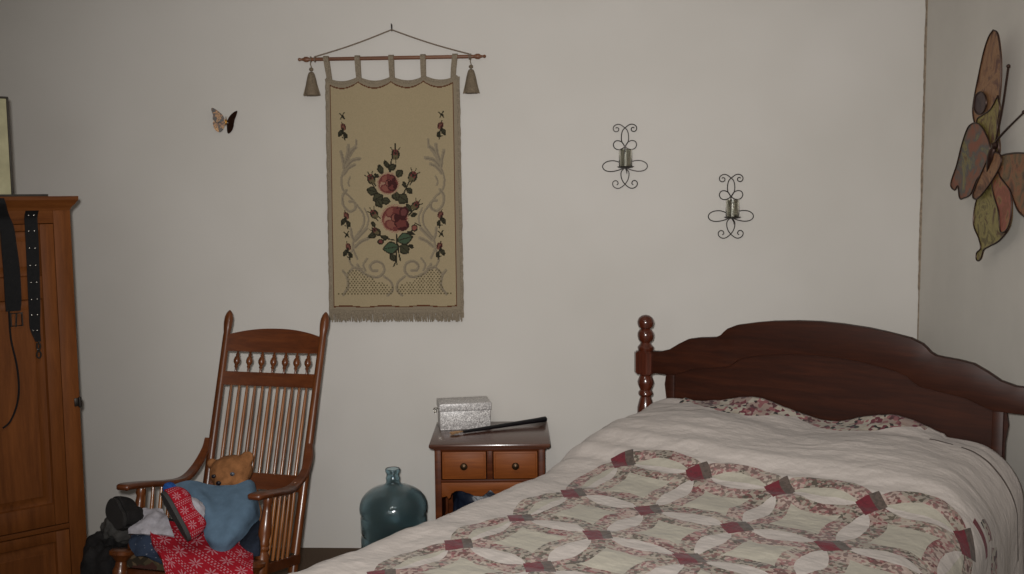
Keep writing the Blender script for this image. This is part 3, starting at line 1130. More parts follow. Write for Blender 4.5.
def line(pts, col, r=.5):
    pts = [Vector((a, b, 0)) for a, b in pts]
    cs_ = spline(pts, 8) if len(pts) > 2 else pts
    for a, b in zip(cs_, cs_[1:]):
        L_ = (b - a).length
        n_ = max(1, int(L_ / .35))
        for k in range(n_ + 1):
            p = a + (b - a) * (k / n_)
            put(p.x, p.y, col, r)


def ell(cx_, cy_, rx_, ry_, ang, colf):
    R_ = max(rx_, ry_) + 1
    ca_, sa_ = cos(radians(ang)), sin(radians(ang))
    stp = .35
    k = int(R_ / stp)
    for a in range(-k, k + 1):
        for b in range(-k, k + 1):
            x_, y_ = a * stp, b * stp
            u_, v_ = (x_ * ca_ + y_ * sa_) / rx_, (-x_ * sa_ + y_ * ca_) / ry_
            if u_ * u_ + v_ * v_ <= 1:
                cc = colf(u_, v_, cx_ + x_, cy_ + y_)
                if cc is not None:
                    put(cx_ + x_, cy_ + y_, cc, .3)


G1, G2, G3 = lin((40, 37, 28)), lin((60, 58, 43)), lin((88, 78, 56))
RD, RM, RL, RH = lin((60, 30, 30)), lin((98, 52, 48)), lin((120, 74, 64)), lin((142, 110, 92))
SCR, SCR2 = lin((130, 118, 98)), lin((112, 101, 86))


def leaf(cx_, cy_, l, w_, ang, light=G2, dark=G1):
    l, w_ = l * 1.15, w_ * 1.2
    # pointed leaf with a vein
    for k in range(int(l / .3)):
        u_ = -1 + 2 * (k + .5) / int(l / .3)
        hw_ = w_ * (1 - abs(u_) ** 1.6)
        m2 = int(hw_ / .3) + 1
        for q_ in range(-m2, m2 + 1):
            v_ = q_ / m2 * hw_
            x_ = cx_ + u_ * l / 2 * cos(radians(ang)) - v_ * sin(radians(ang))
            y_ = cy_ + u_ * l / 2 * sin(radians(ang)) + v_ * cos(radians(ang))
            e = abs(v_) > hw_ - .9 or abs(v_) < .3
            put(x_, y_, dark if e else light, .3)


def rose(cx_, cy_, r, seed):
    rnd = random.Random(seed)
    ell(cx_, cy_, r + 1.6, r + 1.4, 0, lambda u_, v_, x_, y_: RH if (int(x_ * 1.3) + int(y_ * 1.3)) % 3 else base)
    ell(cx_, cy_, r, r * .96, 0, lambda u_, v_, x_, y_: RM)
    for (dx, dy, k1, k2, a, c1, c2) in ((-.35, .15, .55, .7, 20, RL, RH), (-.05, .5, .75, .42, 10, RM, RL), (.45, .25, .5, .5, -30, RD, RM),
                                       (.35, -.4, .42, .5, 20, RD, RM), (-.25, -.5, .5, .36, -25, RM, RL), (.05, -.05, .34, .34, 0, RD, RL), (.1, -.1, .16, .2, 0, RD, RD)):
        def f(u_, v_, x_, y_, c1=c1, c2=c2):
            q_ = sqrt(u_ * u_ + v_ * v_)
            return c1 if q_ > .82 else (c2 if (u_ + v_ * .4 + .3 * noise.noise(Vector((x_ * .6, y_ * .6, seed)))) < .25 else c1)
        ell(cx_ + dx * r, cy_ + dy * r, k1 * r, k2 * r, a, f)


def bud(cx_, cy_, r, ang):
    ell(cx_, cy_, r, r * 1.25, ang, lambda u_, v_, x_, y_: G1 if abs(u_) > .62 else (RM if v_ < .1 else G3))
    a = radians(ang)
    for k in (-.6, 0, .6):
        line([(cx_, cy_), (cx_ + (r * 2.0) * sin(a + k), cy_ - (r * 2.0) * cos(a + k))], G1, .45)
    line([(cx_, cy_ + r * .8), (cx_ - r * 1.6 * sin(a), cy_ + r * 2 * cos(a))], G1, .5)


cxm = 393.4
# grey acanthus scrolls, both sides
for sg in (-1, 1):
    def mx(pts):
        return [(cxm + sg * (cxm - a) * -1 if sg == -1 else cxm + (cxm - a), b) for a, b in pts]
    def mm(pts):
        return pts if sg == -1 else [(2 * cxm - a, b) for a, b in pts]
    for pts, r_ in (([(357, 139), (356, 146), (350, 155), (344, 168), (341, 178), (343, 188), (350, 195), (356, 202)], .8),
                    ([(356, 146), (351, 150), (347, 158)], 1.4), ([(349, 144), (348, 152), (345, 161)], 1.2),
                    ([(360, 157), (352, 159), (346, 165)], 1.3), ([(355, 163), (349, 166), (344, 172)], 1.1), ([(341, 150), (343, 158), (344, 166)], 1.1),
                    ([(350, 175), (348, 180), (349, 184)], .6), ([(346, 188), (342, 194), (343, 203), (349, 209), (355, 206), (354, 200), (349, 199)], 1.0),
                    ([(356, 202), (363, 212), (363, 222), (358, 230), (353, 237), (352, 246), (356, 256)], .8),
                    ([(364, 206), (368, 216), (365, 226), (358, 232)], .6),
                    ([(366, 226), (360, 232), (354, 238)], 1.3), ([(367, 236), (360, 239), (354, 244)], 1.2), ([(350, 226), (351, 233), (353, 238)], 1.0),
                    ([(352, 246), (348, 254), (350, 262), (358, 268)], .8),
                    ([(356, 262), (362, 270), (370, 274), (378, 274), (383, 268), (381, 261), (374, 259), (369, 263), (371, 268), (376, 268)], 1.0),
                    ([(366, 256), (362, 262), (364, 268)], .8), ([(383, 274), (390, 280), (391, 288), (386, 293)], .9),
                    ([(341, 268), (345, 274), (346, 284), (341, 292)], 1.0), ([(345, 272), (352, 265), (360, 266)], .9)):
        line(mm(pts), SCR, r_ * 1.45)
        line([(a + .5, b + .4) for a, b in mm(pts)], SCR2, r_ * .5)
    # trellis of small dark checks
    for i in range(-2, 60):
        for j in range(0, 22):
            x_ = 343 + i * 3.3 + (j % 2) * 1.65
            y_ = 266 + j * 2.1
            if x_ > 391 or y_ > 291.5:
                continue
            lim_ = interp([(343, 290), (347, 268), (356, 266), (366, 272), (378, 280), (391, 284)], x_)
            if y_ < lim_:
                continue
            (px1, _), = mm([(x_, y_)])
            put(px1, y_, lin((88, 78, 56)) if (i + j) % 3 else G3, .8)
    # side sprigs
    for (x_, y_, k) in ((343, 115, 0), (343.5, 127, 1), (345, 214, 1), (345.5, 231.5, 0), (346.5, 245, 1)):
        (x1, _), = mm([(x_, y_)])
        h = -1 if sg == -1 else 1
        if k:
            ell(x1 - h * .5, y_ - 1, 2.6, 3.6, 20 * h, lambda u_, v_, a_, b_: RD if abs(u_) > .5 else lin((104, 66, 56)))
            leaf(x1 + h * 2.5, y_ + 5, 7, 1.8, 60 * h + (180 if h < 0 else 0))
            leaf(x1 - h * 2.5, y_ + 7, 6, 1.5, 120 * h)
            line([(x1, y_), (x1 - h, y_ + 6), (x1 - h * 2, y_ + 12)], G1, .6)
            line([(x1, y_ - 3), (x1 + h * 1, y_ - 6)], G1, .45)
            line([(x1 - h * 2.6, y_ + 10), (x1 + h, y_ + 9)], G1, .5)
        else:
            line([(x1 - 2.4, y_ - 2), (x1 + 2.4, y_ + 3)], G1, .6)
            line([(x1 + 2.2, y_ - 3), (x1 - 1.5, y_ + 3)], G1, .6)
            put(x1 + 1.2, y_ + 1.2, G1, 1.2)
# bouquet
for a in ([(396, 262), (395.5, 252), (396, 240), (396, 232)], [(399.5, 258), (398, 250), (397, 242)], [(392.5, 264), (395, 259)], [(389, 162), (391, 170)], [(404, 192), (408, 184), (413, 174)],
          [(371, 177), (376, 184)], [(390, 172), (392, 160), (396, 152), (396, 143)], [(372, 208), (380, 216)], [(372, 226), (378, 232), (386, 236), (394, 238)], [(417, 203), (412, 210), (408, 214)],
          [(380, 239), (386, 237)], [(414, 226), (409, 231), (404, 231)], [(404, 242), (412, 246)]):
    line(a, G1, .7)
for a in ((393, 166, 8, 2.6, -30), (381, 168, 9, 2.6, 70), (387, 163, 8, 1.8, 65), (400, 172, 8, 3, -50), (372, 189, 10, 3.6, 15), (378, 196, 10, 4.4, -25), (379, 201, 9, 3.4, 60),
          (403, 197, 11, 4.6, 35), (396, 194, 9, 3.4, 80), (410, 189, 7, 2.2, 40), (405, 183, 6, 1.6, 70), (409, 206, 8, 2.4, 60), (414, 213, 6, 1.6, -20), (377, 174, 5, 1.4, 35),
          (372, 233, 9, 2.4, -20), (377, 229, 8, 2.2, 50), (390.5, 245.5, 15, 5.2, -8), (404.5, 236.5, 15, 5.0, -14), (404, 247, 10, 4.4, 45), (392, 255, 8, 2.4, 60), (384, 235, 7, 1.8, 10), (386, 199, 8, 3, 10), (411, 231, 7, 1.4, 20), (411, 244, 5, 1.2, 40),
          (373, 222, 6, 1.6, 60)):
    leaf(*a, light=(lin((62, 76, 58)) if a[2] > 12 else G2))
rose(388.5, 182, 9.6, 2)
rose(394.5, 216.5, 12.6, 9)
ell(404, 210.5, 4.6, 5.6, 10, lambda u_, v_, x_, y_: RD if u_ * u_ + v_ * v_ > .45 else lin((94, 54, 52)))
ell(403, 223.5, 6.2, 5.0, -10, lambda u_, v_, x_, y_: RD if v_ > .3 or u_ > .6 else RM)
bud(396.5, 153.5, 4.2, 0)
bud(413.5, 175.5, 4.4, 25)
bud(371.5, 177.5, 4.0, -25)
bud(374, 212, 3.8, -35)
bud(416, 204, 3.8, 40)
bud(375, 229, 3.0, -40)
ell(380, 239.5, 3.2, 2.6, 0, lambda u_, v_, x_, y_: G1 if u_ * u_ + v_ * v_ > .4 else RM)
ell(414.5, 226, 3.0, 3.2, 0, lambda u_, v_, x_, y_: G1 if u_ * u_ + v_ * v_ > .6 else RL)
line([(415, 221), (421, 224)], G1, .5)
# border: brown line and coarse trim outside it


def topline(x_):
    k = (x_ - 327) / (459 - 327) * 4
    f_ = k - floor(k)
    return 82.2 + 6.3 * sin(pi * f_) ** .8 if 0 <= k < 4 else 82.2


BRN = lin((84, 48, 30))
for ii in range(NXs):
    x_ = X0p + (ii + .5) / NXs * (X1p - X0p)
    for jj in range(NZs):
        y_ = Y0p + (jj + .5) / NZs * (Y1p - Y0p)
        xl_, xr_ = 331.2, 456.2
        tl = topline(x_)
        bl = 304 + .7 * sin(x_ * .16)
        if x_ < xl_ - .5 or x_ > xr_ + .5 or y_ < tl - .5 or y_ > bl + .5:
            img[jj][ii] = trim_c
        elif x_ < xl_ + .6 or x_ > xr_ - .6 or y_ < tl + .8 or y_ > bl - .7:
            img[jj][ii] = BRN
# mesh: one quad per stitch, scalloped top
zt_, zb_ = 2.166, 1.120


def clothY(x_, z_):
    return YT - .004 - .003 * sin((x_ - TXL) * 14) - .004 * noise.noise(Vector((x_ * 4, z_ * 3, 0)))


vs, fs = [], []
for jj in range(NZs + 1):
    for ii in range(NXs + 1):
        u_ = ii / NXs
        v_ = jj / NZs
        x_ = TXL + (TXR - TXL) * u_ - .010 * v_ * (1 - u_) + .002 * v_ * u_
        z_ = zt_ + (zb_ - zt_) * v_
        # pull the first rows down between the tabs
        k = u_ * 4
        sc_ = sin(pi * (k - floor(k))) ** .8 if u_ < 1 else 0
        drop = .020 * sc_
        z_ -= drop * max(0, 1 - v_ / .03)
        vs.append((x_, clothY(x_, z_), z_))
for jj in range(NZs):
    for ii in range(NXs):
        k = jj * (NXs + 1) + ii
        fs.append((k, k + 1, k + NXs + 2, k + NXs + 1))
me = bpy.data.meshes.new('needlepoint_panel')
org = Vector((-.76, YT, 1.07))
me.from_pydata([tuple(Vector(p) - org) for p in vs], [], fs)
att = me.color_attributes.new('stitch', 'FLOAT_COLOR', 'CORNER')
rn = random.Random(5)
buf = []
for jj in range(NZs):
    for ii in range(NXs):
        c_ = img[jj][ii] or base
        j_ = 1 + rn.uniform(-.045, .045)
        cc = [c_[0] * j_, c_[1] * j_, c_[2] * j_, 1]
        buf += cc * 4
att.data.foreach_set('color', buf)
me.polygons.foreach_set('use_smooth', [True] * len(me.polygons))
me.materials.append(M['stitch'])
pnl = bpy.data.objects.new('needlepoint_panel', me)
COL.objects.link(pnl)
pnl.parent = tp
so = pnl.modifiers.new('thickness', 'SOLIDIFY')
so.thickness = .004
so.offset = 0
# piping trim around the panel
mb = MB()
rn = random.Random(8)
for (xa, xb) in ((TXL + .003, TXL - .008), (TXR + .002, TXR + .005)):
    pts = [(xa + (xb - xa) * k / 60 + rn.uniform(-.0015, .0015), clothY(xa, 2) - .001, zt_ - .004 + (zb_ - zt_ - .03) * k / 60) for k in range(61)]
    mb.tube(pts, .0075, 8, flat=(1, .5))
pts = []
for k in range(81):
    u_ = k / 80
    sc_ = sin(pi * ((u_ * 4) % 1)) ** .8 if 0 < u_ < 1 else 0
    pts.append((TXL + (TXR - TXL) * u_, clothY(TXL + .6 * u_, zt_) - .001, zt_ - .004 - .020 * sc_))
mb.tube(pts, .0085, 8, flat=(.5, 1))
mb.build('braided_edge', M['fringe'], tp, world=True)
# bottom fringe
mb = MB()
rn = random.Random(4)
for k in range(150):
    x_ = TXL - .010 + (TXR - TXL + .014) * k / 149
    L_ = .036 + rn.uniform(-.006, .006)
    y_ = clothY(x_, zb_) - .002
    mb.tube([(x_, y_, zb_ - .004), (x_ + rn.uniform(-.002, .002), y_ - .003, zb_ - .02), (x_ + rn.uniform(-.003, .003), y_, zb_ - .012 - L_)], .0030, 5)
mb.box((-.765, YT - .006, zb_ - .004), (.606, .006, .018), .002)
mb.build('bottom_fringe', M['fringe'], tp, world=True)
# rod
zr = 2.254
yr = YT - .022
mb = MB()
mb.turned((-1.176, yr, zr - .008), (-.338, yr, zr - .008), [(0, .004), (.006, .008), (.018, .005), (.028, .007), (.036, .012), (.050, .012), (.064, .007), (.072, .008), (.5, .0085), (.928, .008), (.936, .007), (.950, .012), (.964, .012), (.972, .007), (.982, .005), (.994, .008), (1, .004)], 18)
mb.build('rod', M['w_rod'], tp, world=True)
# tabs looped over the rod
for u_ in (.012, .25, .505, .745, .985):
    x_ = TXL + (TXR - TXL) * u_
    x2 = x_ + (.010 if u_ < .1 else (-.012 if u_ > .9 else (.006 * (.5 - u_))))
    hw_ = .0115
    path = [(zt_ - .02, -.002)] + [(zr - .03, -.008)]
    for k in range(9):
        a = -.35 * pi + pi * 1.7 * k / 8
        path.append((zr + .0165 * sin(a + 0.0), -(.022) - .0165 * cos(a)))
    path = [(zt_ - .012, -.008), (zt_ + .03, -.024)] + [(zr - .008 + .012 * sin(a), -.022 - .012 * cos(a)) for a in [-.2, .2, .6, 1.0, 1.57, 2.1, 2.6, 3.1, 3.5]] + [(zt_ + .03, -.010), (zt_ - .012, -.003)]
    vs, fs = [], []
    for i, (z_, dy) in enumerate(path):
        xx = x2 + (x_ - x2) * max(0, min(1, (z_ - zt_) / (zr - zt_)))
        q0 = path[max(0, i - 1)]
        q1 = path[min(len(path) - 1, i + 1)]
        tg = Vector((0, q1[1] - q0[1], q1[0] - q0[0])).normalized()
        nr = Vector((0, -tg.z, tg.y)) * .002
        p = Vector((xx, YT + dy, z_))
        vs += [p + Vector((-hw_, 0, 0)) + nr, p + Vector((hw_, 0, 0)) + nr, p + Vector((hw_, 0, 0)) - nr, p + Vector((-hw_, 0, 0)) - nr]
    for i in range(len(path) - 1):
        for k in range(4):
            a, b = i * 4 + k, i * 4 + (k + 1) % 4
            fs.append((a, b, b + 4, a + 4))
    L_ = (len(path) - 1) * 4
    fs += [(3, 2, 1, 0), (L_, L_ + 1, L_ + 2, L_ + 3)]
    MB().raw(vs, fs).build('hanging_tab', M['fringe'], tp, world=True)
# cord and nail
nail = Vector((-.758, YB - .012, 2.372))
mb = MB()
ca_ = Vector((-1.100, yr, zr + .003))
cb_ = Vector((-.412, yr, zr + .003))
for a, b in ((ca_, nail), (nail, cb_)):
    pts = [a + (b - a) * (k / 24) + Vector((0, 0, -.006 * sin(pi * k / 24))) for k in range(25)]
    mb.tube(pts, .0032, 7)
mb.tube([(ca_.x + .013 * 0, yr + .012 * cos(a), zr - .008 + .012 * sin(a)) for a in [2 * pi * k / 12 for k in range(12)]], .0028, 6, True)
mb.tube([(cb_.x, yr + .012 * cos(a), zr - .008 + .012 * sin(a)) for a in [2 * pi * k / 12 for k in range(12)]], .0028, 6, True)
mb.build('hanging_cord', M['cord'], tp, world=True)
mb = MB().tube([(-.758, YB, 2.388), (-.758, YB - .016, 2.378), (-.758, YB - .018, 2.398)], .0022, 8)
mb.tube([(-.758, YB - .006, 2.366), (-.758, YB - .004, 2.396)], .003, 8)
mb.build('nail', M['iron'], tp, world=True)
# tassels
for x_ in (-1.118, -.405):
    mb = MB()
    mb.tube([(x_, yr + .012 * cos(a), zr - .008 + .012 * sin(a)) for a in [2 * pi * k / 12 for k in range(12)]], .002, 6, True)
    mb.tube([(x_, yr, zr - .010), (x_ - .003, yr, zr - .03), (x_ + .002, yr, zr - .045)], .0025, 6)
    mb.ball((x_, yr, zr - .052), (.010, .009, .009), seg=12)
    tz = zr - .066
    mb.lathe([(.030, -.102), (.0325, -.098), (.027, -.06), (.021, -.03), (.015, -.008), (.011, .0), (.004, .004)], 20, Matrix.Translation((x_, yr, tz)))
    rn = random.Random(int(x_ * 100))
    for k in range(40):
        a = 2 * pi * k / 40
        r1 = .033 + rn.uniform(0, .005)
        mb.tube([(x_ + .010 * cos(a), yr + .009 * sin(a), tz - .002), (x_ + .020 * cos(a), yr + .018 * sin(a), tz - .04), (x_ + r1 * cos(a), yr + .9 * r1 * sin(a) * .8, tz - .098 - rn.uniform(0, .006))], .0020, 4)
    mb.build('tassel', M['tassel'], tp, world=True)

# ------------------------------------------------------------------ wall sconces
def sconce(x_, z_, label):
    """wire scroll sconce; z_ is its mid height"""
    t_ = thing('wall_sconce', label, 'sconce', (x_, YB, z_ - .145), None, 'wire scroll sconces on the back wall')
    o = Vector((0, -.008, .145))
    mb = MB()

    def W(pts, r=.0023, n=8):
        mb.tube([o + Vector((a, 0, b)) for a, b in [(p.x, p.y) for p in spline([Vector((a, b, 0)) for a, b in pts], n)]], r, 7)
    k = .00061   # metres per unit of the measured outline
    def pt(a, b):      # measured in the enlarged crop: centre 185, 300
        return ((a - 186) * k, (300 - b) * k)
    for sg in (1, -1):
        def q_(lst):
            return [((186 + sg * (a - 186)), b) for a, b in lst]
        # top vesica ending in scrolls
        W([pt(*p) for p in q_([(186, 226), (208, 190), (212, 150), (203, 110), (180, 86), (150, 66), (122, 67), (103, 84), (104, 106), (120, 117), (138, 110), (140, 94), (128, 87), (118, 92)])])
        # small loops
        W([pt(*p) for p in q_([(186, 226), (205, 196), (232, 182), (258, 187), (270, 210), (260, 235), (236, 246), (208, 240), (186, 226)])])
        # large side loops
        W([pt(*p) for p in q_([(186, 372), (215, 345), (260, 327), (310, 330), (342, 350), (347, 376), (326, 397), (285, 404), (235, 395), (186, 376)])])
        # lower vesica ending in scrolls
        W([pt(*p) for p in q_([(186, 376), (160, 405), (158, 440), (170, 475), (195, 505), (225, 525), (252, 524), (272, 508), (275, 485), (260, 471), (242, 475), (236, 492), (246, 502)])])
    W([pt(186, 222), pt(186, 300), pt(187, 378)], .0026, 4)
    mb.tube([o + Vector((0, 0, -.047)), o + Vector((.002, -.03, -.053)), o + Vector((.005, -.050, -.064)), o + Vector((.005, -.052, -.076))], [.0032, .003, .0025, .0008], 7)
    mb.tube([o + Vector((0, .008, .047)), o + Vector((0, -.006, .046))], .005, 8)
    mb.tube([o + Vector((0, 0, -.047)), o + Vector((0, -.041, -.047))], .0026, 7)
    mb.build('wire_scroll', M['iron'], t_)
    c_ = o + Vector((0, -.042, -.047))
    MB().lathe([(.001, -.004), (.016, -.004), (.032, -.001), (.038, .004), (.036, .005), (.030, .002), (.001, .001)], 28, Matrix.Translation(c_)).build('tray', M['iron'], t_)
    n = 36
    vs, fs = [], []
    for r, z in ((.0295, .003), (.0295, .080), (.0270, .080), (.0270, .006)):
        for kk in range(n):
            a = 2 * pi * kk / n
            vs.append((r * cos(a), r * sin(a), z))
    for i in range(4):
        j = (i + 1) % 4
        for kk in range(n):
            fs.append((i * n + kk, i * n + (kk + 1) % n, j * n + (kk + 1) % n, j * n + kk))
    MB().raw(vs, fs, 0, Matrix.Translation(c_)).build('glass_cup', M['smoke'], t_, angle=60)
    cd = MB().lathe([(.006, .003), (.0055, .058), (.004, .062), (.001, .062)], 18, Matrix.Translation(c_)).build('candle_glint', M['glint_wax'], t_)  # thin white candle that doubles as the glass cup's bright vertical highlight
    return t_


sconce(P(625, 158, y=YB - .01).x, P(625, 157, y=YB - .01).z, 'black wire scroll sconce with a glass cup, the higher one left of its pair')
sconce(P(731, 208, y=YB - .01).x, P(731, 207, y=YB - .01).z, 'black wire scroll sconce with a glass cup, the lower one above the headboard')

# ------------------------------------------------------------------ small gilt butterfly
bc = P(225.5, 122, y=YB - .02)
sb = thing('butterfly_ornament', 'small gold and dark metal butterfly on the back wall, left of the tapestry', 'wall ornament', (bc.x, YB, bc.z))


def bfp(a, b, fold):
    """enlarged crop -> local x,z ; wings fold away from the wall"""
    x_ = (a - 295) / 11.48 * .0045
    z_ = (330 - b) / 11.48 * .0045
    return Vector((x_, -.008 - abs(x_) * fold, z_))


def plate(pts, fold, th=.0016):
    b = bmesh.new()
    cs_ = spline([Vector((a, c_, 0)) for a, c_ in pts + [pts[0]]], 5)[:-1]
    f_ = b.faces.new([b.verts.new(bfp(p.x, p.y, fold)) for p in cs_])
    r_ = bmesh.ops.extrude_face_region(b, geom=[f_])
    bmesh.ops.translate(b, vec=(0, -th, 0), verts=[g for g in r_['geom'] if isinstance(g, bmesh.types.BMVert)])
    bmesh.ops.triangulate(b, faces=[q_ for q_ in b.faces if len(q_.verts) > 4])
    return MB().bm(b)


lw1 = [(290, 330), (262, 255), (215, 205), (158, 168), (143, 190), (158, 250), (155, 300), (190, 335), (250, 345)]
lw2 = [(288, 335), (230, 335), (160, 325), (160, 380), (185, 430), (225, 445), (255, 420), (275, 380)]
rw1 = [(300, 325), (335, 270), (385, 228), (430, 208), (446, 215), (430, 260), (405, 310), (392, 350), (340, 350)]
rw2 = [(300, 340), (345, 345), (392, 352), (380, 405), (350, 445), (318, 462), (302, 440), (300, 390)]
t_ = NT('gilded_wing', .45, .4)
v = t_.coord()
n_ = t_.noise(v, 55, 3, .5, 1)
t_.col(t_.ramp(n_, [(.42, lin((30, 24, 14))), (.50, lin((84, 48, 20))), (.56, lin((150, 108, 56))), (.64, lin((62, 40, 18)))]))
t_.b.inputs['Metallic'].default_value = .2
GW = t_.m
plate(lw1, .35).build('forewing', GW, sb)
plate(lw2, .35).build('hindwing', GW, sb)
plate(rw1, .35).build('forewing', M['bronze'], sb)['label'] = 'dark right forewing'
plate(rw2, .35).build('hindwing', M['bronze'], sb)['label'] = 'dark right hindwing'
mb = MB()
mb.tube([bfp(290, 375, 0) + Vector((0, -.004, 0)), bfp(294, 350, 0) + Vector((0, -.006, 0)), bfp(297, 310, 0) + Vector((0, -.006, 0)), bfp(297, 290, 0) + Vector((0, -.004, 0))], [.001, .0035, .0045, .002], 10)
mb.tube([bfp(296, 295, 0) + Vector((0, -.004, 0)), bfp(286, 262, 0) + Vector((0, -.004, 0))], .0008, 5)
mb.tube([bfp(296, 295, 0) + Vector((0, -.004, 0)), bfp(308, 265, 0) + Vector((0, -.004, 0))], .0008, 5)
mb.build('body', M['gold'], sb)
mb = MB().tube([(0, .002, 0), (0, -.010, 0)], .002, 6)
mb.build('pin', M['gold'], sb)

# ------------------------------------------------------------------ big metal butterfly on the right wall
WB = thing('wall_butterfly', 'large painted metal butterfly in brown, olive and coral, on the right wall', 'wall sculpture', (XR, 3.75, 1.37))


def bw(px_, py_, off=.03, curl=0.0, pivot=(3.77, 1.75)):
    X_ = XR - off
    for _ in range(5):
        p = P(px_, py_, x=X_)
        X_ = XR - off - curl * sqrt((p.y - pivot[0]) ** 2 + (p.z - pivot[1]) ** 2)
    return p.y, p.z


def wing(pts, off, mat, curl=.0, name='wing', n=5, pivot=(3.77, 1.75), raw=False):
    yz = [Vector((*(bw(*p, off, curl, pivot) if not raw else p), 0)) for p in pts]
    cs_ = spline(yz + [yz[0]], n)[:-1]
    b = bmesh.new()
    f_ = b.faces.new([b.verts.new((0, p.x, p.y)) for p in cs_])
    bmesh.ops.triangulate(b, faces=[f_])
    bmesh.ops.subdivide_edges(b, edges=b.edges, cuts=2, use_grid_fill=True)
    def X(y_, z_):
        r_ = sqrt((y_ - pivot[0]) ** 2 + (z_ - pivot[1]) ** 2)
        return XR - off - curl * r_
    for v_ in b.verts:
        v_.co.x = X(v_.co.y, v_.co.z)
    b.verts.index_update()
    fr_ = [v_.co.copy() for v_ in b.verts]
    ff = [[v_.index for v_ in q_.verts] for q_ in b.faces]
    bd = [(e.verts[0].index, e.verts[1].index) for e in b.edges if len(e.link_faces) == 1]
    b.free()
    k = len(fr_)
    mb = MB()
    mb.raw(fr_ + [p + Vector((.003, 0, 0)) for p in fr_], ff + [[i + k for i in reversed(q_)] for q_ in ff] + [(a, b_, b_ + k, a + k) for a, b_ in bd])
    o = mb.build(name, mat, WB, world=True, angle=50)
    ed = MB().tube([(X(p.x, p.y) - .001, p.x, p.y) for p in cs_], .0030, 6, True)
    ed.build('rim', M['wing_edge'], o, world=False)
    o.data  # rim is built in room coordinates below
    rim = [c_ for c_ in COL.objects if c_.parent == o][0]
    rim.data.transform(MATW[WB.name].inverted())
    return o


# forewing standing up
wing([(993.5, 30), (998, 34), (1001, 55), (1001, 80), (999, 105), (998, 128), (1000, 150), (994, 165), (986, 158), (981, 148), (976, 128), (973, 112), (975, 95), (979, 75), (984, 52), (989, 37)], .034, M['wing_brown'], .05, 'forewing')
wing([(998, 96), (1000, 108), (997.5, 128), (999, 150), (992, 160), (985, 152), (980, 140), (977, 121), (983, 115), (991, 109)], .038, M['wing_yellow'], .05, 'forewing_base')
wing([(975.5, 96), (980, 92), (985, 95), (986.5, 104), (983.5, 112), (978, 114), (974.5, 108)], .040, M['wing_dusk'], .05, 'forewing_patch')
# scalloped hindwing to the left
wing([(979, 124), (974, 123), (968, 128), (962, 145), (957, 165), (951, 184), (955, 190), (958, 186), (960, 198), (964, 198), (971, 194), (977, 180), (983, 172), (988, 160), (990, 145), (984, 130)], .046, M['wing_slate'], .03, 'hindwing')
wing([(991, 152), (1000, 154), (1001, 164), (994, 178), (984, 192), (977, 199), (973, 196), (977, 184), (984, 168)], .052, M['wing_brown'], .0, 'lower_lobe')
# leaf shaped hindwing with a tail
wing([(986, 178), (995, 166), (1003, 170), (1008, 182), (1012, 205), (1010, 226), (1000, 240), (990, 246), (984, 250), (981, 259), (977, 260), (977, 253), (981, 248), (979, 238), (974, 225), (975, 208), (980, 190)], .036, M['wing_leaf'], .02, 'hindwing')
wing([(992, 166), (1001, 164), (1008, 178), (1012, 203), (1009, 226), (1001, 232), (999, 212), (993, 190)], .042, M['wing_coral'], .02, 'hindwing_patch')
# wing running off to the right
wing([(996, 160), (1001, 156), (1008, 154), (1020, 153), (1036, 156), (1056, 172), (1066, 196), (1060, 220), (1040, 224), (1027, 218), (1018, 210), (1010, 190), (1000, 176)], .040, M['wing_rust'], .05, 'forewing')
mb = MB()
ya, za = bw(1002, 142)
yb_, zb2 = bw(993, 172)
mb.turned((XR - .050, ya, za), (XR - .050, yb_, zb2), [(0, .004), (.08, .014), (.2, .010), (.3, .016), (.5, .017), (.8, .010), (1, .003)], 14)
for p2, p3 in (((1011, 105), (1018, 66)), ((1012, 132), (1034, 112))):
    a, b = bw(*p2)
    c_, d_ = bw(*p3)
    pts = spline([(XR - .052, ya, za), (XR - .058, a, b), (XR - .062, c_, d_)], 10)
    mb.tube(pts, .0035, 8)
    mb.ball(pts[-1], .007, seg=10)
mb.tube([(XR, ya - .01, za - .05), (XR - .05, ya - .01, za - .05)], .005, 8)
mb.build('body', M['wing_edge'], WB, world=True)

# ------------------------------------------------------------------ rocking chair
CX, CY, CTH, TI = -1.2934, 3.1348, -.2011, .2271
LEAN = .1097
CHR = Matrix.Rotation(CTH, 4, 'Z') @ Matrix.Rotation(-TI, 4, 'X')
ch = thing('rocking_chair', 'glossy oak rocking chair with a tall spindle back, heaped with clothes', 'rocking chair', (CX, CY, 0), CHR)
CHM = MATW[ch.name]
SD, BZ, HT = .3875, .42, 1.323


def lv(z_):
    return SD + (z_ - BZ) * math.tan(LEAN)


def hwid(z_):
    return .2001 + (.2095 - .2001) * (z_ - BZ) / (HT - BZ)


# back posts: flattened stiles with flame finials
for sg in (-1, 1):
    pts, rr = [], []
    prof_ = [(.17, .016), (.30, .018), (.42, .0185), (.60, .0175), (.80, .0165), (1.0, .0155), (1.18, .0150), (1.222, .0150), (1.240, .0140), (1.258, .0165), (1.280, .0185), (1.302, .0175), (1.318, .0125), (1.328, .006), (1.332, .001)]
    for z_, r_ in prof_:
        pts.append((sg * hwid(z_), lv(z_), z_))
        rr.append(r_)
    MB().tube(pts, rr, 14, flat=(1.0, .9)).build('back_post', M['w_chair_z'], ch)


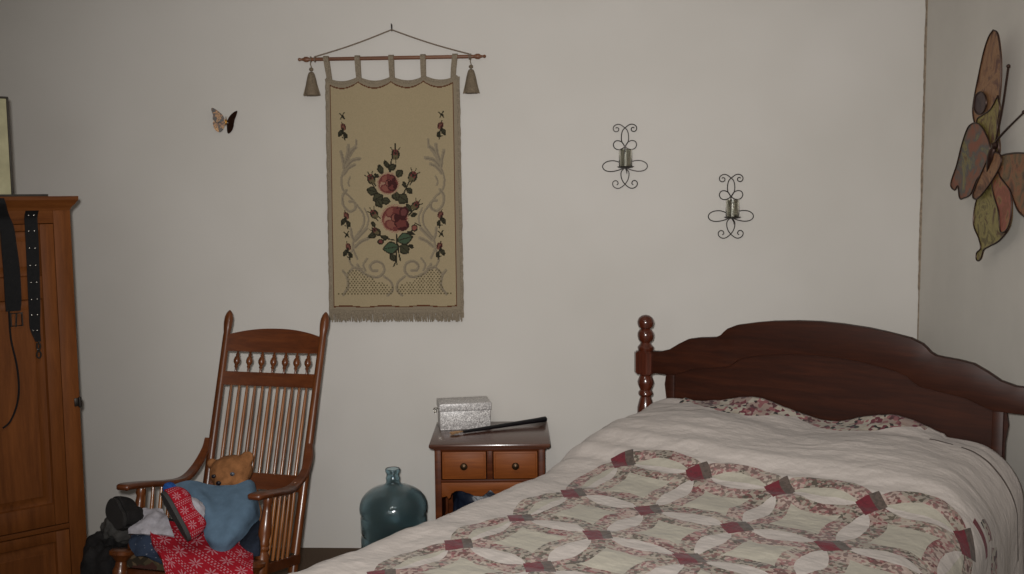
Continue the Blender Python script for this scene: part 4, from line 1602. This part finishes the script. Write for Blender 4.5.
def back_rail(zl, zu, name, arch=0.0, y_t=.018, ends=0.0):
    """board between the posts, gently bowed backwards"""
    n = 28
    vs, fs = [], []
    for i in range(n + 1):
        u_ = -1 + 2 * i / n
        bow = .022 * (1 - u_ * u_)
        zt2 = zu + arch * (1 - abs(u_) ** 2.2)
        x_ = u_ * (hwid((zl + zu) / 2) - .010)
        for z_, dy in ((zl, -y_t / 2), (zl, y_t / 2), (zt2, y_t / 2), (zt2, -y_t / 2)):
            vs.append((x_, lv(z_) + bow + dy, z_))
    for i in range(n):
        for k in range(4):
            a, b = i * 4 + k, i * 4 + (k + 1) % 4
            fs.append((a, b, b + 4, a + 4))
    fs += [(3, 2, 1, 0), (n * 4, n * 4 + 1, n * 4 + 2, n * 4 + 3)]
    return MB().raw(vs, fs).build(name, M['w_chair_x'], ch, angle=60)


back_rail(1.166, 1.232, 'crest_rail', .030)
back_rail(1.032, 1.086, 'middle_rail')
back_rail(.640, .700, 'lower_rail')


def bowy(u_, z_):
    return lv(z_) + .022 * (1 - u_ * u_)


for i in range(7):
    u_ = -.74 + 1.48 * i / 6
    z0, z1 = 1.082, 1.172
    w_ = hwid(1.1)
    mb = MB().turned((u_ * w_, bowy(u_, z0), z0), (u_ * w_, bowy(u_, z1), z1),
                     [(0, .004), (.2, .0045), (.27, .008), (.33, .006), (.45, .0125), (.55, .0135), (.68, .010), (.74, .006), (.80, .008), (.85, .0045), (1, .004)], 12)
    mb.build('short_spindle', M['w_chair_z'], ch)
for i in range(11):
    u_ = -.80 + 1.60 * i / 10
    z0, z1 = .696, 1.038
    mb = MB().turned((u_ * (hwid(z0) - .004), bowy(u_, z0), z0), (u_ * (hwid(z1) - .004), bowy(u_, z1), z1),
                     [(0, .0060), (.3, .0072), (.6, .0068), (1, .0050)], 12)
    mb.build('back_spindle', M['w_spin'], ch)
for i in range(7):
    u_ = -.74 + 1.48 * i / 6
    z0, z1 = .438, .646
    w_ = hwid(.5)
    mb = MB().turned((u_ * w_, bowy(u_, z0) - .01 * (1 - u_ * u_), z0), (u_ * w_, bowy(u_, z1), z1),
                     [(0, .006), (.4, .006), (.55, .008), (.66, .0125), (.78, .0145), (.86, .010), (.92, .006), (1, .005)], 12)
    mb.build('low_spindle', M['w_chair_z'], ch)
# seat frame and pad
hf = .4867 / 2
ZF = .436
for sg in (-1, 1):
    MB().tube([(sg * hf, .01, ZF - .030), (sg * .208, SD + .01, .400)], .020, 4, flat=(.7, 1.2)).build('side_seat_rail', M['w_chair_x'], ch)
MB().box((0, .012, ZF - .075), (2 * hf, .026, .040), .006).build('front_seat_rail', M['w_chair_x'], ch)
MB().box((0, SD + .01, .410), (.40, .026, .045), .005).build('rear_seat_rail', M['w_chair_x'], ch)
vs, fs = [], []
n = 24
for side in (0, 1):
    for j in range(n + 1):
        for i in range(n + 1):
            u_, v_ = -1 + 2 * i / n, j / n
            w_ = (hf - .006) * (1 - v_) + .205 * v_
            th_ = .020 * (1 - abs(u_) ** 6) * (1 - abs(2 * v_ - 1) ** 6)
            z_ = (ZF + .002) * (1 - v_) + .420 * v_ + (th_ if side == 0 else -.004 - .052 * (1 - abs(2 * v_ - 1) ** 8 * (1 if v_ > .5 else 0)) * .0 - .048 * max(0, 1 - v_ * 5))
            vs.append((u_ * w_, -.006 + (SD + .0) * v_, z_))
o_ = (n + 1) ** 2
for j in range(n):
    for i in range(n):
        k = j * (n + 1) + i
        fs.append((k, k + 1, k + n + 2, k + n + 1))
        fs.append((k + o_, k + n + 1 + o_, k + n + 2 + o_, k + 1 + o_))
per = [i for i in range(n)] + [n + (n + 1) * j for j in range(n)] + [(n + 1) * n + i for i in range(n, 0, -1)] + [(n + 1) * j for j in range(n, 0, -1)]
for a, b in zip(per, per[1:] + per[:1]):
    fs.append((a, b, b + o_, a + o_))
MB().raw(vs, fs).build('seat_pad', M['floral_dark'], ch)
# front posts: turned arm support above, turned leg below
RZC, RVC, RR = .956, .138, .90


def rock_z(v_):
    return RZC - sqrt(RR * RR - (v_ - RVC) ** 2)


AHT = .648
for sg in (-1, 1):
    zb3 = rock_z(0) + .02
    L_ = AHT - zb3
    f_ = lambda z_: (z_ - zb3) / L_
    prof_ = [(0, .013), (f_(.18), .019), (f_(.24), .015), (f_(.27), .021), (f_(.32), .019), (f_(.35), .014), (f_(.375), .020), (f_(.40), .024), (f_(.455), .024), (f_(.468), .017), (f_(.478), .021), (f_(.486), .017), (f_(.494), .020), (f_(.505), .017),
             (f_(.53), .022), (f_(.56), .0205), (f_(.60), .0155), (f_(.622), .013), (f_(.632), .0175), (1, .016)]
    MB().turned((sg * hf, .030, zb3 + .0), (sg * (hf + .004), .055, AHT), prof_, 18).build('front_post', M['w_chair_z'], ch)
    MB().turned((sg * (hf + .004), -.022, ZF - .20), (sg * (hf + .004), -.022, ZF + .012), [(0, .012), (.35, .016), (.55, .024), (.66, .026), (.74, .019), (.80, .018), (.86, .028), (.92, .042), (.97, .043), (1, .034)], 20).build('corner_cap', M['w_chair_z'], ch)
    # arm: board that swoops up to the back post
    zj = AHT + .17
    ctrl = [(sg * (hf + .006), -.055, AHT + .008), (sg * (hf + .010), -.01, AHT + .012), (sg * (hf + .006), .10, AHT + .013), (sg * (hf - .006), .20, AHT + .012), (sg * (hf - .018), .285, AHT + .022), (sg * (.226), .358, AHT + .062), (sg * .221, lv(zj - .04) - .020, zj - .045), (sg * .216, lv(zj) - .017, zj + .005)]
    wv_ = [.024, .027, .024, .021, .019, .017, .014, .010]
    cs_ = spline(ctrl, 7)
    vs, fs = [], []
    for i, p in enumerate(cs_):
        k = i / (len(cs_) - 1) * (len(wv_) - 1)
        i0 = min(int(k), len(wv_) - 2)
        hw_ = wv_[i0] + (wv_[i0 + 1] - wv_[i0]) * (k - i0)
        tg = (cs_[min(i + 1, len(cs_) - 1)] - cs_[max(i - 1, 0)]).normalized()
        sd_ = Vector((1, 0, 0))
        up_ = sd_.cross(tg).normalized()
        endk = .55 if i == 0 else 1
        for a, b in ((-1, -.5), (-.8, -1), (.8, -1), (1, -.5), (1, .5), (.8, 1), (-.8, 1), (-1, .5)):
            vs.append(p + sd_ * a * hw_ * (.75 if i == 0 else 1) + up_ * b * .0100 * endk)
    m2 = len(cs_)
    for i in range(m2 - 1):
        for k in range(8):
            a, b = i * 8 + k, i * 8 + (k + 1) % 8
            fs.append((a, b, b + 8, a + 8))
    fs += [tuple(range(7, -1, -1)), tuple((m2 - 1) * 8 + k for k in range(8))]
    MB().raw(vs, fs).build('arm', M['w_chair_x'], ch, angle=50)
    # spindles under the arm
    for k in range(6):
        v_ = .055 + .045 * k + .01
        fr_ = v_ / SD
        xb = sg * (hf * (1 - fr_) + .208 * fr_)
        xt = sg * (hf + .010 - .04 * fr_)
        za_ = AHT + .006 + (.0 if v_ < .2 else (v_ - .2) * .35)
        MB().turned((xb, v_, ZF - .03 * fr_), (xt, v_ + .008, za_), [(0, .006), (.3, .0075), (.7, .007), (1, .005)], 10).build('arm_spindle', M['w_spin'], ch)
    # runner
    pts = [(sg * (hf - .02 * max(0, v_ / .6)), v_, rock_z(v_) + .018) for v_ in [-.24 + .98 * k / 30 for k in range(31)]]
    MB().tube(pts, .021, 4, flat=(.75, 1.15)).build('rocker', M['w_chair_x'], ch)
    # rear leg below the seat
    vz = .40
    MB().turned((sg * .222, .40, rock_z(.40) + .02), (sg * .205, lv(.30), .30), [(0, .014), (.4, .018), (1, .019)], 12).build('rear_leg', M['w_chair_z'], ch)
MB().turned((-hf, 0, .20), (hf, 0, .20), [(0, .009), (.3, .012), (.5, .016), (.7, .012), (1, .009)], 12).build('stretcher', M['w_chair_x'], ch)


def LC(u_, v_, z_):
    """chair coordinates to the room"""
    return CHM @ Vector((u_, v_, z_))


# ------------------------------------------------------------------ teddy bear sitting on the chair
hc = P(231, 471.5, y=3.46)
tb_base = LC(.035, .22, .455)
tb = thing('teddy_bear', 'tan plush teddy bear sitting in the rocking chair behind the blue blanket', 'teddy bear', tb_base)
fw = (Vector((0, -.25, 0)) + Vector((-1.3, -3.2, .1)).normalized() * 0).normalized()
# head frame: faces the camera, turned a little to the left and tilted
HR = Matrix.Rotation(radians(1), 4, 'Z') @ Matrix.Rotation(radians(-8), 4, 'Y') @ Matrix.Rotation(radians(2), 4, 'X')
HM = Matrix.Translation(hc) @ HR
mb = MB()
mb.ball((0, 0, 0), (.078, .066, .059), HM, 24)
mb.ball((-.012, -.055, -.020), (.036, .032, .027), HM, 18)       # muzzle
mb.ball((-.066, .010, .036), (.021, .013, .020), HM, 16)        # ears
mb.ball((.064, .010, .040), (.026, .014, .025), HM, 16)
mb.ball((-.030, -.035, -.040), (.035, .03, .025), HM, 16)
mb.ball((.032, -.035, -.035), (.035, .03, .026), HM, 16)
bodyc = (hc + tb_base) * .5 + Vector((0, .01, -.02))
mb.ball(bodyc + Vector((0, 0, -.02)), (.080, .068, .105), None, 24)
mb.ball(hc + Vector((0, .01, -.06)), (.045, .042, .05), None, 16)
for sg in (-1, 1):
    pts = [bodyc + Vector((sg * .06, -.01, .06)), bodyc + Vector((sg * .10, -.05, .01)), bodyc + Vector((sg * .10, -.09, -.03))]
    for k in range(9):
        q_ = spline(pts, 4)[k]
        mb.ball(q_, .030 - .001 * k, None, 12)
    pts = [bodyc + Vector((sg * .045, -.03, -.085)), bodyc + Vector((sg * .075, -.10, -.080)), bodyc + Vector((sg * .085, -.17, -.070))]
    for k in range(9):
        q_ = spline(pts, 4)[k]
        mb.ball(q_, .036, None, 12)
    mb.ball(pts[-1] + Vector((0, -.01, .018)), (.036, .026, .045), None, 14)
bo = mb.build('plush_body', M['bear'], tb, world=True)
rm = bo.modifiers.new('merge', 'REMESH')
rm.mode = 'VOXEL'
rm.voxel_size = .005
rm.use_smooth_shade = True
smt = bo.modifiers.new('soft', 'SMOOTH')
smt.iterations = 6
smt.factor = .6
for (x_, r_) in ((-.042, .0085), (.027, .0085)):
    e_ = MB().ball((x_, -.0615 if x_ < 0 else -.0665, .008), (r_, .006, r_ * .85), HM, 14)
    e_.build('eye', M['eye'] if x_ < 0 else M['eye_ring'], tb, world=True)
MB().ball((.027, -.0725, .008), (.0042, .003, .004), HM, 10).build('pupil', M['eye'], tb, world=True)
MB().ball((-.020, -.087, -.012), (.0095, .006, .0085), HM, 14).build('nose', M['eye'], tb, world=True)
mb = MB().tube([HM @ Vector(p) for p in ((-.018, -.0885, -.018), (-.016, -.088, -.030), (-.024, -.084, -.036))], .0012, 6)
mb.tube([HM @ Vector(p) for p in ((-.016, -.088, -.030), (-.006, -.086, -.034))], .0012, 6)
mb.build('mouth', M['eye'], tb, world=True)

# ------------------------------------------------------------------ cloths on the chair
def Q(px_, py_, y_):
    return P(px_, py_, y=y_)


# blue fleece draped over the bear
rows = [[Q(173, 486, 3.30), Q(190, 481, 3.31), Q(212, 486, 3.345), Q(232, 486, 3.345), Q(249, 481, 3.38), Q(254, 488, 3.44)],
        [Q(184, 496, 3.26), Q(198, 494, 3.26), Q(215, 498, 3.28), Q(234, 498, 3.28), Q(251, 496, 3.31), Q(257, 503, 3.38)],
        [Q(196, 510, 3.22), Q(206, 510, 3.21), Q(220, 513, 3.22), Q(237, 514, 3.22), Q(252, 512, 3.26), Q(258, 517, 3.33)],
        [Q(203, 525, 3.19), Q(212, 527, 3.18), Q(223, 528, 3.18), Q(235, 527, 3.19), Q(245, 525, 3.22), Q(253, 524, 3.27)],
        [Q(206, 538, 3.17), Q(213, 540, 3.155), Q(221, 541, 3.155), Q(229, 540, 3.165), Q(237, 537, 3.19), Q(243, 535, 3.22)],
        [Q(211, 546, 3.175), Q(215, 549, 3.16), Q(219, 550.5, 3.16), Q(224, 550, 3.165), Q(229, 548, 3.18), Q(233, 545, 3.20)]]
mb, uvs = cloth(rows, 6, .006, 16, .010)
lone(mb, 'fleece_blanket', M['blue_fleece'], 'light blue fleece baby blanket draped over the teddy bear', 'blanket', Q(223, 551, 3.16), uvs=uvs, angle=60)

# red knit blanket over the seat and the front edge
rows = [[Q(152, 520, 3.24), Q(172, 522, 3.26), Q(195, 528, 3.27), Q(215, 532, 3.27), Q(232, 538, 3.25), Q(252, 552, 3.22)],
        [Q(150, 532, 3.19), Q(170, 536, 3.20), Q(192, 542, 3.20), Q(214, 546, 3.19), Q(234, 553, 3.17), Q(253, 560, 3.15)],
        [Q(154, 546, 3.13), Q(172, 552, 3.13), Q(193, 558, 3.12), Q(214, 560, 3.12), Q(235, 564, 3.11), Q(253, 567, 3.10)],
        [Q(162, 560, 3.09), Q(177, 567, 3.09), Q(195, 572, 3.08), Q(215, 575, 3.07), Q(236, 578, 3.07), Q(254, 580, 3.065)],
        [Q(168, 580, 3.075), Q(182, 586, 3.07), Q(198, 590, 3.06), Q(216, 594, 3.05), Q(236, 596, 3.05), Q(255, 597, 3.05)]]
mb, uvs = cloth(rows, 7, .007, 13, .010)
lone(mb, 'knit_blanket', M['knit'], 'red knit blanket with white snowflakes hanging over the rocking chair seat', 'blanket', Q(215, 594, 3.06), uvs=uvs, angle=60)

# white crumpled cloth
rows = [[Q(140, 514, 3.29), Q(146, 511, 3.30), Q(155, 509, 3.30), Q(163, 510, 3.29)],
        [Q(135, 520, 3.25), Q(145, 518, 3.24), Q(156, 517, 3.24), Q(168, 520, 3.23)],
        [Q(131, 528, 3.22), Q(143, 527, 3.20), Q(157, 527, 3.20), Q(172, 530, 3.19)],
        [Q(129, 534, 3.21), Q(143, 534, 3.18), Q(156, 534, 3.18), Q(174, 536, 3.17)]]
mb, uvs = cloth(rows, 6, .012, 22, .008)
lone(mb, 'white_cloth', M['white_fleece'], 'crumpled white cloth between the black slipper and the red slipper', 'cloth', Q(143, 534, 3.2), angle=60)
# navy cloth left
rows = [[Q(132, 536, 3.23), Q(142, 532, 3.22), Q(152, 532, 3.22)],
        [Q(130, 543, 3.20), Q(142, 541, 3.18), Q(155, 545, 3.16)],
        [Q(133, 551, 3.17), Q(144, 550, 3.15), Q(158, 555, 3.13)],
        [Q(138, 556, 3.15), Q(148, 557, 3.12), Q(162, 563, 3.10)]]
mb, uvs = cloth(rows, 6, .007, 24, .010)
t_ = NT('navy_print', .9, .2)
v = t_.coord()
vo = t_.add('ShaderNodeTexVoronoi')
vo.inputs['Scale'].default_value = 60
t_.l.new(v, vo.inputs['Vector'])
t_.col(t_.ramp(vo.outputs['Distance'], [(.12, lin((108, 112, 122))), (.2, lin((44, 54, 72)))]))
lone(mb, 'navy_cloth', t_.m, 'slate blue patterned cloth on the front left corner of the seat', 'cloth', Q(142, 556, 3.13), angle=60)
# dark navy garment right of the bear, under the blue fleece
rows = [[Q(246, 524, 3.34), Q(252, 522, 3.34), Q(259, 520, 3.33)],
        [Q(234, 536, 3.28), Q(246, 535, 3.28), Q(260, 533, 3.27)],
        [Q(228, 546, 3.24), Q(244, 547, 3.22), Q(260, 545, 3.21)],
        [Q(228, 553, 3.23), Q(244, 556, 3.21), Q(259, 556, 3.20)]]
mb, uvs = cloth(rows, 6, .008, 18, .012)
lone(mb, 'navy_garment', M['navy'], 'dark navy garment tucked beneath the blue blanket beside the right arm', 'garment', Q(244, 555, 3.22), angle=60)
# stuffing clothes under the pile so that everything rests on something
mb = MB()
b = bmesh.new()
bmesh.ops.create_icosphere(b, subdivisions=4, radius=1)
for v_ in b.verts:
    c_ = v_.co
    k = 1 + .12 * noise.noise(c_ * 2.5)
    v_.co = Vector((c_.x * .20 * k, c_.y * .11 * k, c_.z * .030 * k))
mb.bm(b, CHM @ Matrix.Translation((-.0, .125, .488)))
lone(mb, 'folded_clothes', M['navy'], 'dark folded clothes lying on the seat under the red knit blanket', 'clothes', LC(0, .15, .45))


# slippers: sole, upper with lining
def slipper(name, label, toe, heel, nrm, L_, W_, H_, upper, lining, sole, pom=None):
    """toe/heel room points of the sole; nrm: direction the sole faces"""
    toe, heel = Vector(toe), Vector(heel)
    ax = (toe - heel).normalized()
    up = -Vector(nrm)
    up = (up - ax * up.dot(ax)).normalized()
    sd_ = ax.cross(up).normalized()
    c_ = (toe + heel) / 2
    R_ = Matrix((sd_, ax, up)).transposed().to_4x4()
    m = Matrix.Translation(c_) @ R_
    t_ = thing(name, label, 'slipper', c_, R_)

    def half(s_):   # half width along the sole (-1 heel .. 1 toe)
        return W_ / 2 * (1 - abs(s_) ** 3.2) ** .5 * (1 + .12 * s_ - .12 * exp(-((s_ + .15) / .3) ** 2))
    out = []
    n = 40
    ss = [-cos(pi * k / n) for k in range(n + 1)]
    out = [(half(s_), s_ * L_ / 2) for s_ in ss] + [(-half(s_) * .92, s_ * L_ / 2) for s_ in reversed(ss[1:-1])]
    mb = MB()
    b = bmesh.new()
    f_ = b.faces.new([b.verts.new((x_, y_, -.008)) for x_, y_ in out])
    r_ = bmesh.ops.extrude_face_region(b, geom=[f_])
    bmesh.ops.translate(b, vec=(0, 0, .014), verts=[g for g in r_['geom'] if isinstance(g, bmesh.types.BMVert)])
    bmesh.ops.triangulate(b, faces=[q_ for q_ in b.faces if len(q_.verts) > 4])
    mb.bm(b)
    mb.build('sole', sole, t_)
    # upper: shell from the sole up; open from the heel to mid foot
    vs, fs, uv_ = [], [], []
    nA, nS = 22, 44
    for j in range(nS + 1):
        s_ = -cos(pi * j / nS) * .985
        hw_ = half(s_)
        hh = H_ * (1 - abs(s_) ** 4) ** .5 * (.80 + (.0 if s_ > 0 else .20 * -s_) + .05)
        # opening half width
        opn = .62 * max(0, 1 - ((s_ + .16) / .58) ** 2) ** .5 if abs((s_ + .16) / .58) < 1 else 0
        amax = pi / 2 * (1 - opn * .7)
        for side in (-1, 1):
            for i in range(nA + 1):
                a = amax * i / nA
                x_ = side * hw_ * cos(a) ** .8
                z_ = .004 + hh * sin(a)
                vs.append((x_, s_ * L_ / 2, z_))
                uv_.append((side * a * hh, s_ * L_ / 2 + .03))
    w2 = 2 * (nA + 1)
    for j in range(nS):
        for side in (0, 1):
            for i in range(nA):
                k = j * w2 + side * (nA + 1) + i
                fs.append((k, k + 1, k + 1 + w2, k + w2))
    me_ = MB().raw(vs, fs).build('upper', upper, t_, uvs=uv_, angle=70)
    so_ = me_.modifiers.new('thickness', 'SOLIDIFY')
    so_.thickness = .007
    so_.offset = 0
    # fluffy lining filling the opening
    b = bmesh.new()
    bmesh.ops.create_icosphere(b, subdivisions=4, radius=1)
    for v_ in b.verts:
        c2 = v_.co
        k = 1 + .10 * noise.noise(c2 * 4)
        v_.co = Vector((c2.x * W_ * .36 * k, c2.y * L_ * .27 * k, c2.z * H_ * .62 * k))
    MB().bm(b, Matrix.Translation((.004, -.06 * L_, H_ * .60))).build('lining', lining, t_)
    if pom:
        b = bmesh.new()
        bmesh.ops.create_icosphere(b, subdivisions=4, radius=1)
        for v_ in b.verts:
            v_.co *= .021 * (1 + .18 * noise.noise(v_.co * 6))
        MB().bm(b, Matrix.Translation((0, L_ * .50, H_ * .20 + .008))).build('pompom', pom, t_)
    return t_


slipper('slipper', 'red snowflake slipper with grey sole and white lining, toe up against the blue blanket',
        P(164, 494, y=3.16), P(189, 538, y=3.12), Vector((-.76, -.60, -.28)), .185, .085, .075, M['knit_small'], M['white_fleece'], M['sole'], M['blue_pom'])
slipper('slipper', 'black slipper with its dark sole facing outwards, beside the left chair arm',
        P(109, 501, y=3.26), P(125, 527, y=3.19), Vector((-.45, -.88, .10)), .118, .080, .085, M['darkbag'], M['darkbag'], M['sole_dark'])

# ------------------------------------------------------------------ dark heap between the armoire and the chair
def heap(name, label, cat, c_, r_, mat, seed, sub=5, flat=.0):
    b = bmesh.new()
    bmesh.ops.create_icosphere(b, subdivisions=sub, radius=1)
    for v_ in b.verts:
        n0 = v_.co.copy()
        k = 1 + .22 * noise.noise(n0 * 1.8 + Vector((seed, 0, 0))) + .12 * noise.noise(n0 * 4.5 + Vector((seed, 3, 0))) + .05 * abs(noise.noise(n0 * 9))
        v_.co = Vector((n0.x * r_[0] * k, n0.y * r_[1] * k, max(-r_[2] * .97, n0.z * r_[2] * k)))
    mb = MB().bm(b, Matrix.Translation(c_))
    return lone(mb, name, mat, label, cat, (c_[0], c_[1], c_[2] - r_[2]), angle=80)


heap('duffel_bag', 'black slouching bag on the floor between the armoire and the rocking chair', 'bag', (-1.630, 3.40, .215), (.120, .12, .222), M['darkbag'], 2)
heap('grey_garment', 'dark grey garment slumped on top of the black floor bag', 'garment', (-1.60, 3.47, .455), (.075, .09, .060), M['greycloth'], 5)
heap('black_garment', 'black bundled garment behind the left front post of the rocking chair', 'garment', LC(-.205, .13, .50), (.055, .06, .048), M['darkbag'], 9)

# ------------------------------------------------------------------ light
def area(name, loc, size, power, col, target=None, shape='DISK'):
    l = bpy.data.lights.new(name, 'AREA')
    l.shape = shape
    l.size = size
    l.energy = power
    l.color = col
    o = bpy.data.objects.new(name, l)
    COL.objects.link(o)
    o.location = loc
    if target is not None:
        o.rotation_euler = (Vector(target) - Vector(loc)).to_track_quat('-Z', 'Y').to_euler()
    return o


# the camera's built-in flash, just above and left of the lens
fl = bpy.data.lights.new('camera_flash', 'SPOT')
fl.energy = 430
fl.spot_size = radians(85)
fl.spot_blend = 1.0
fl.shadow_soft_size = .022
fl.color = (1.0, .985, .965)
fo = bpy.data.objects.new('camera_flash', fl)
COL.objects.link(fo)
fo.location = (-.035, 0.0, EYE + .055)
fo.rotation_euler = (P(548, 222, y=4.4) - fo.location).to_track_quat('-Z', 'Y').to_euler()
# soft ambient fill, added without a visible source: overhead and behind the camera
area('ceiling_fill', (-.5, 1.6, ZC - .06), .5, 12, (1, .96, .88), (-.5, 1.6, 0))
area('rear_fill', (-1.0, YF + .1, 1.7), 1.4, 12, (.98, 1.0, .96), (0, 4, 1.2), 'SQUARE')
w_ = bpy.data.worlds.new('world')
w_.use_nodes = True
w_.node_tree.nodes['Background'].inputs[0].default_value = (.5, .5, .5, 1)
w_.node_tree.nodes['Background'].inputs[1].default_value = .1
S.world = w_
vsn = S.view_settings
S.display_settings.display_device = 'sRGB'
vsn.view_transform = 'Standard'
vsn.look = 'None'
vsn.exposure = 0.0
vsn.gamma = 1.0
vsn.use_curve_mapping = False
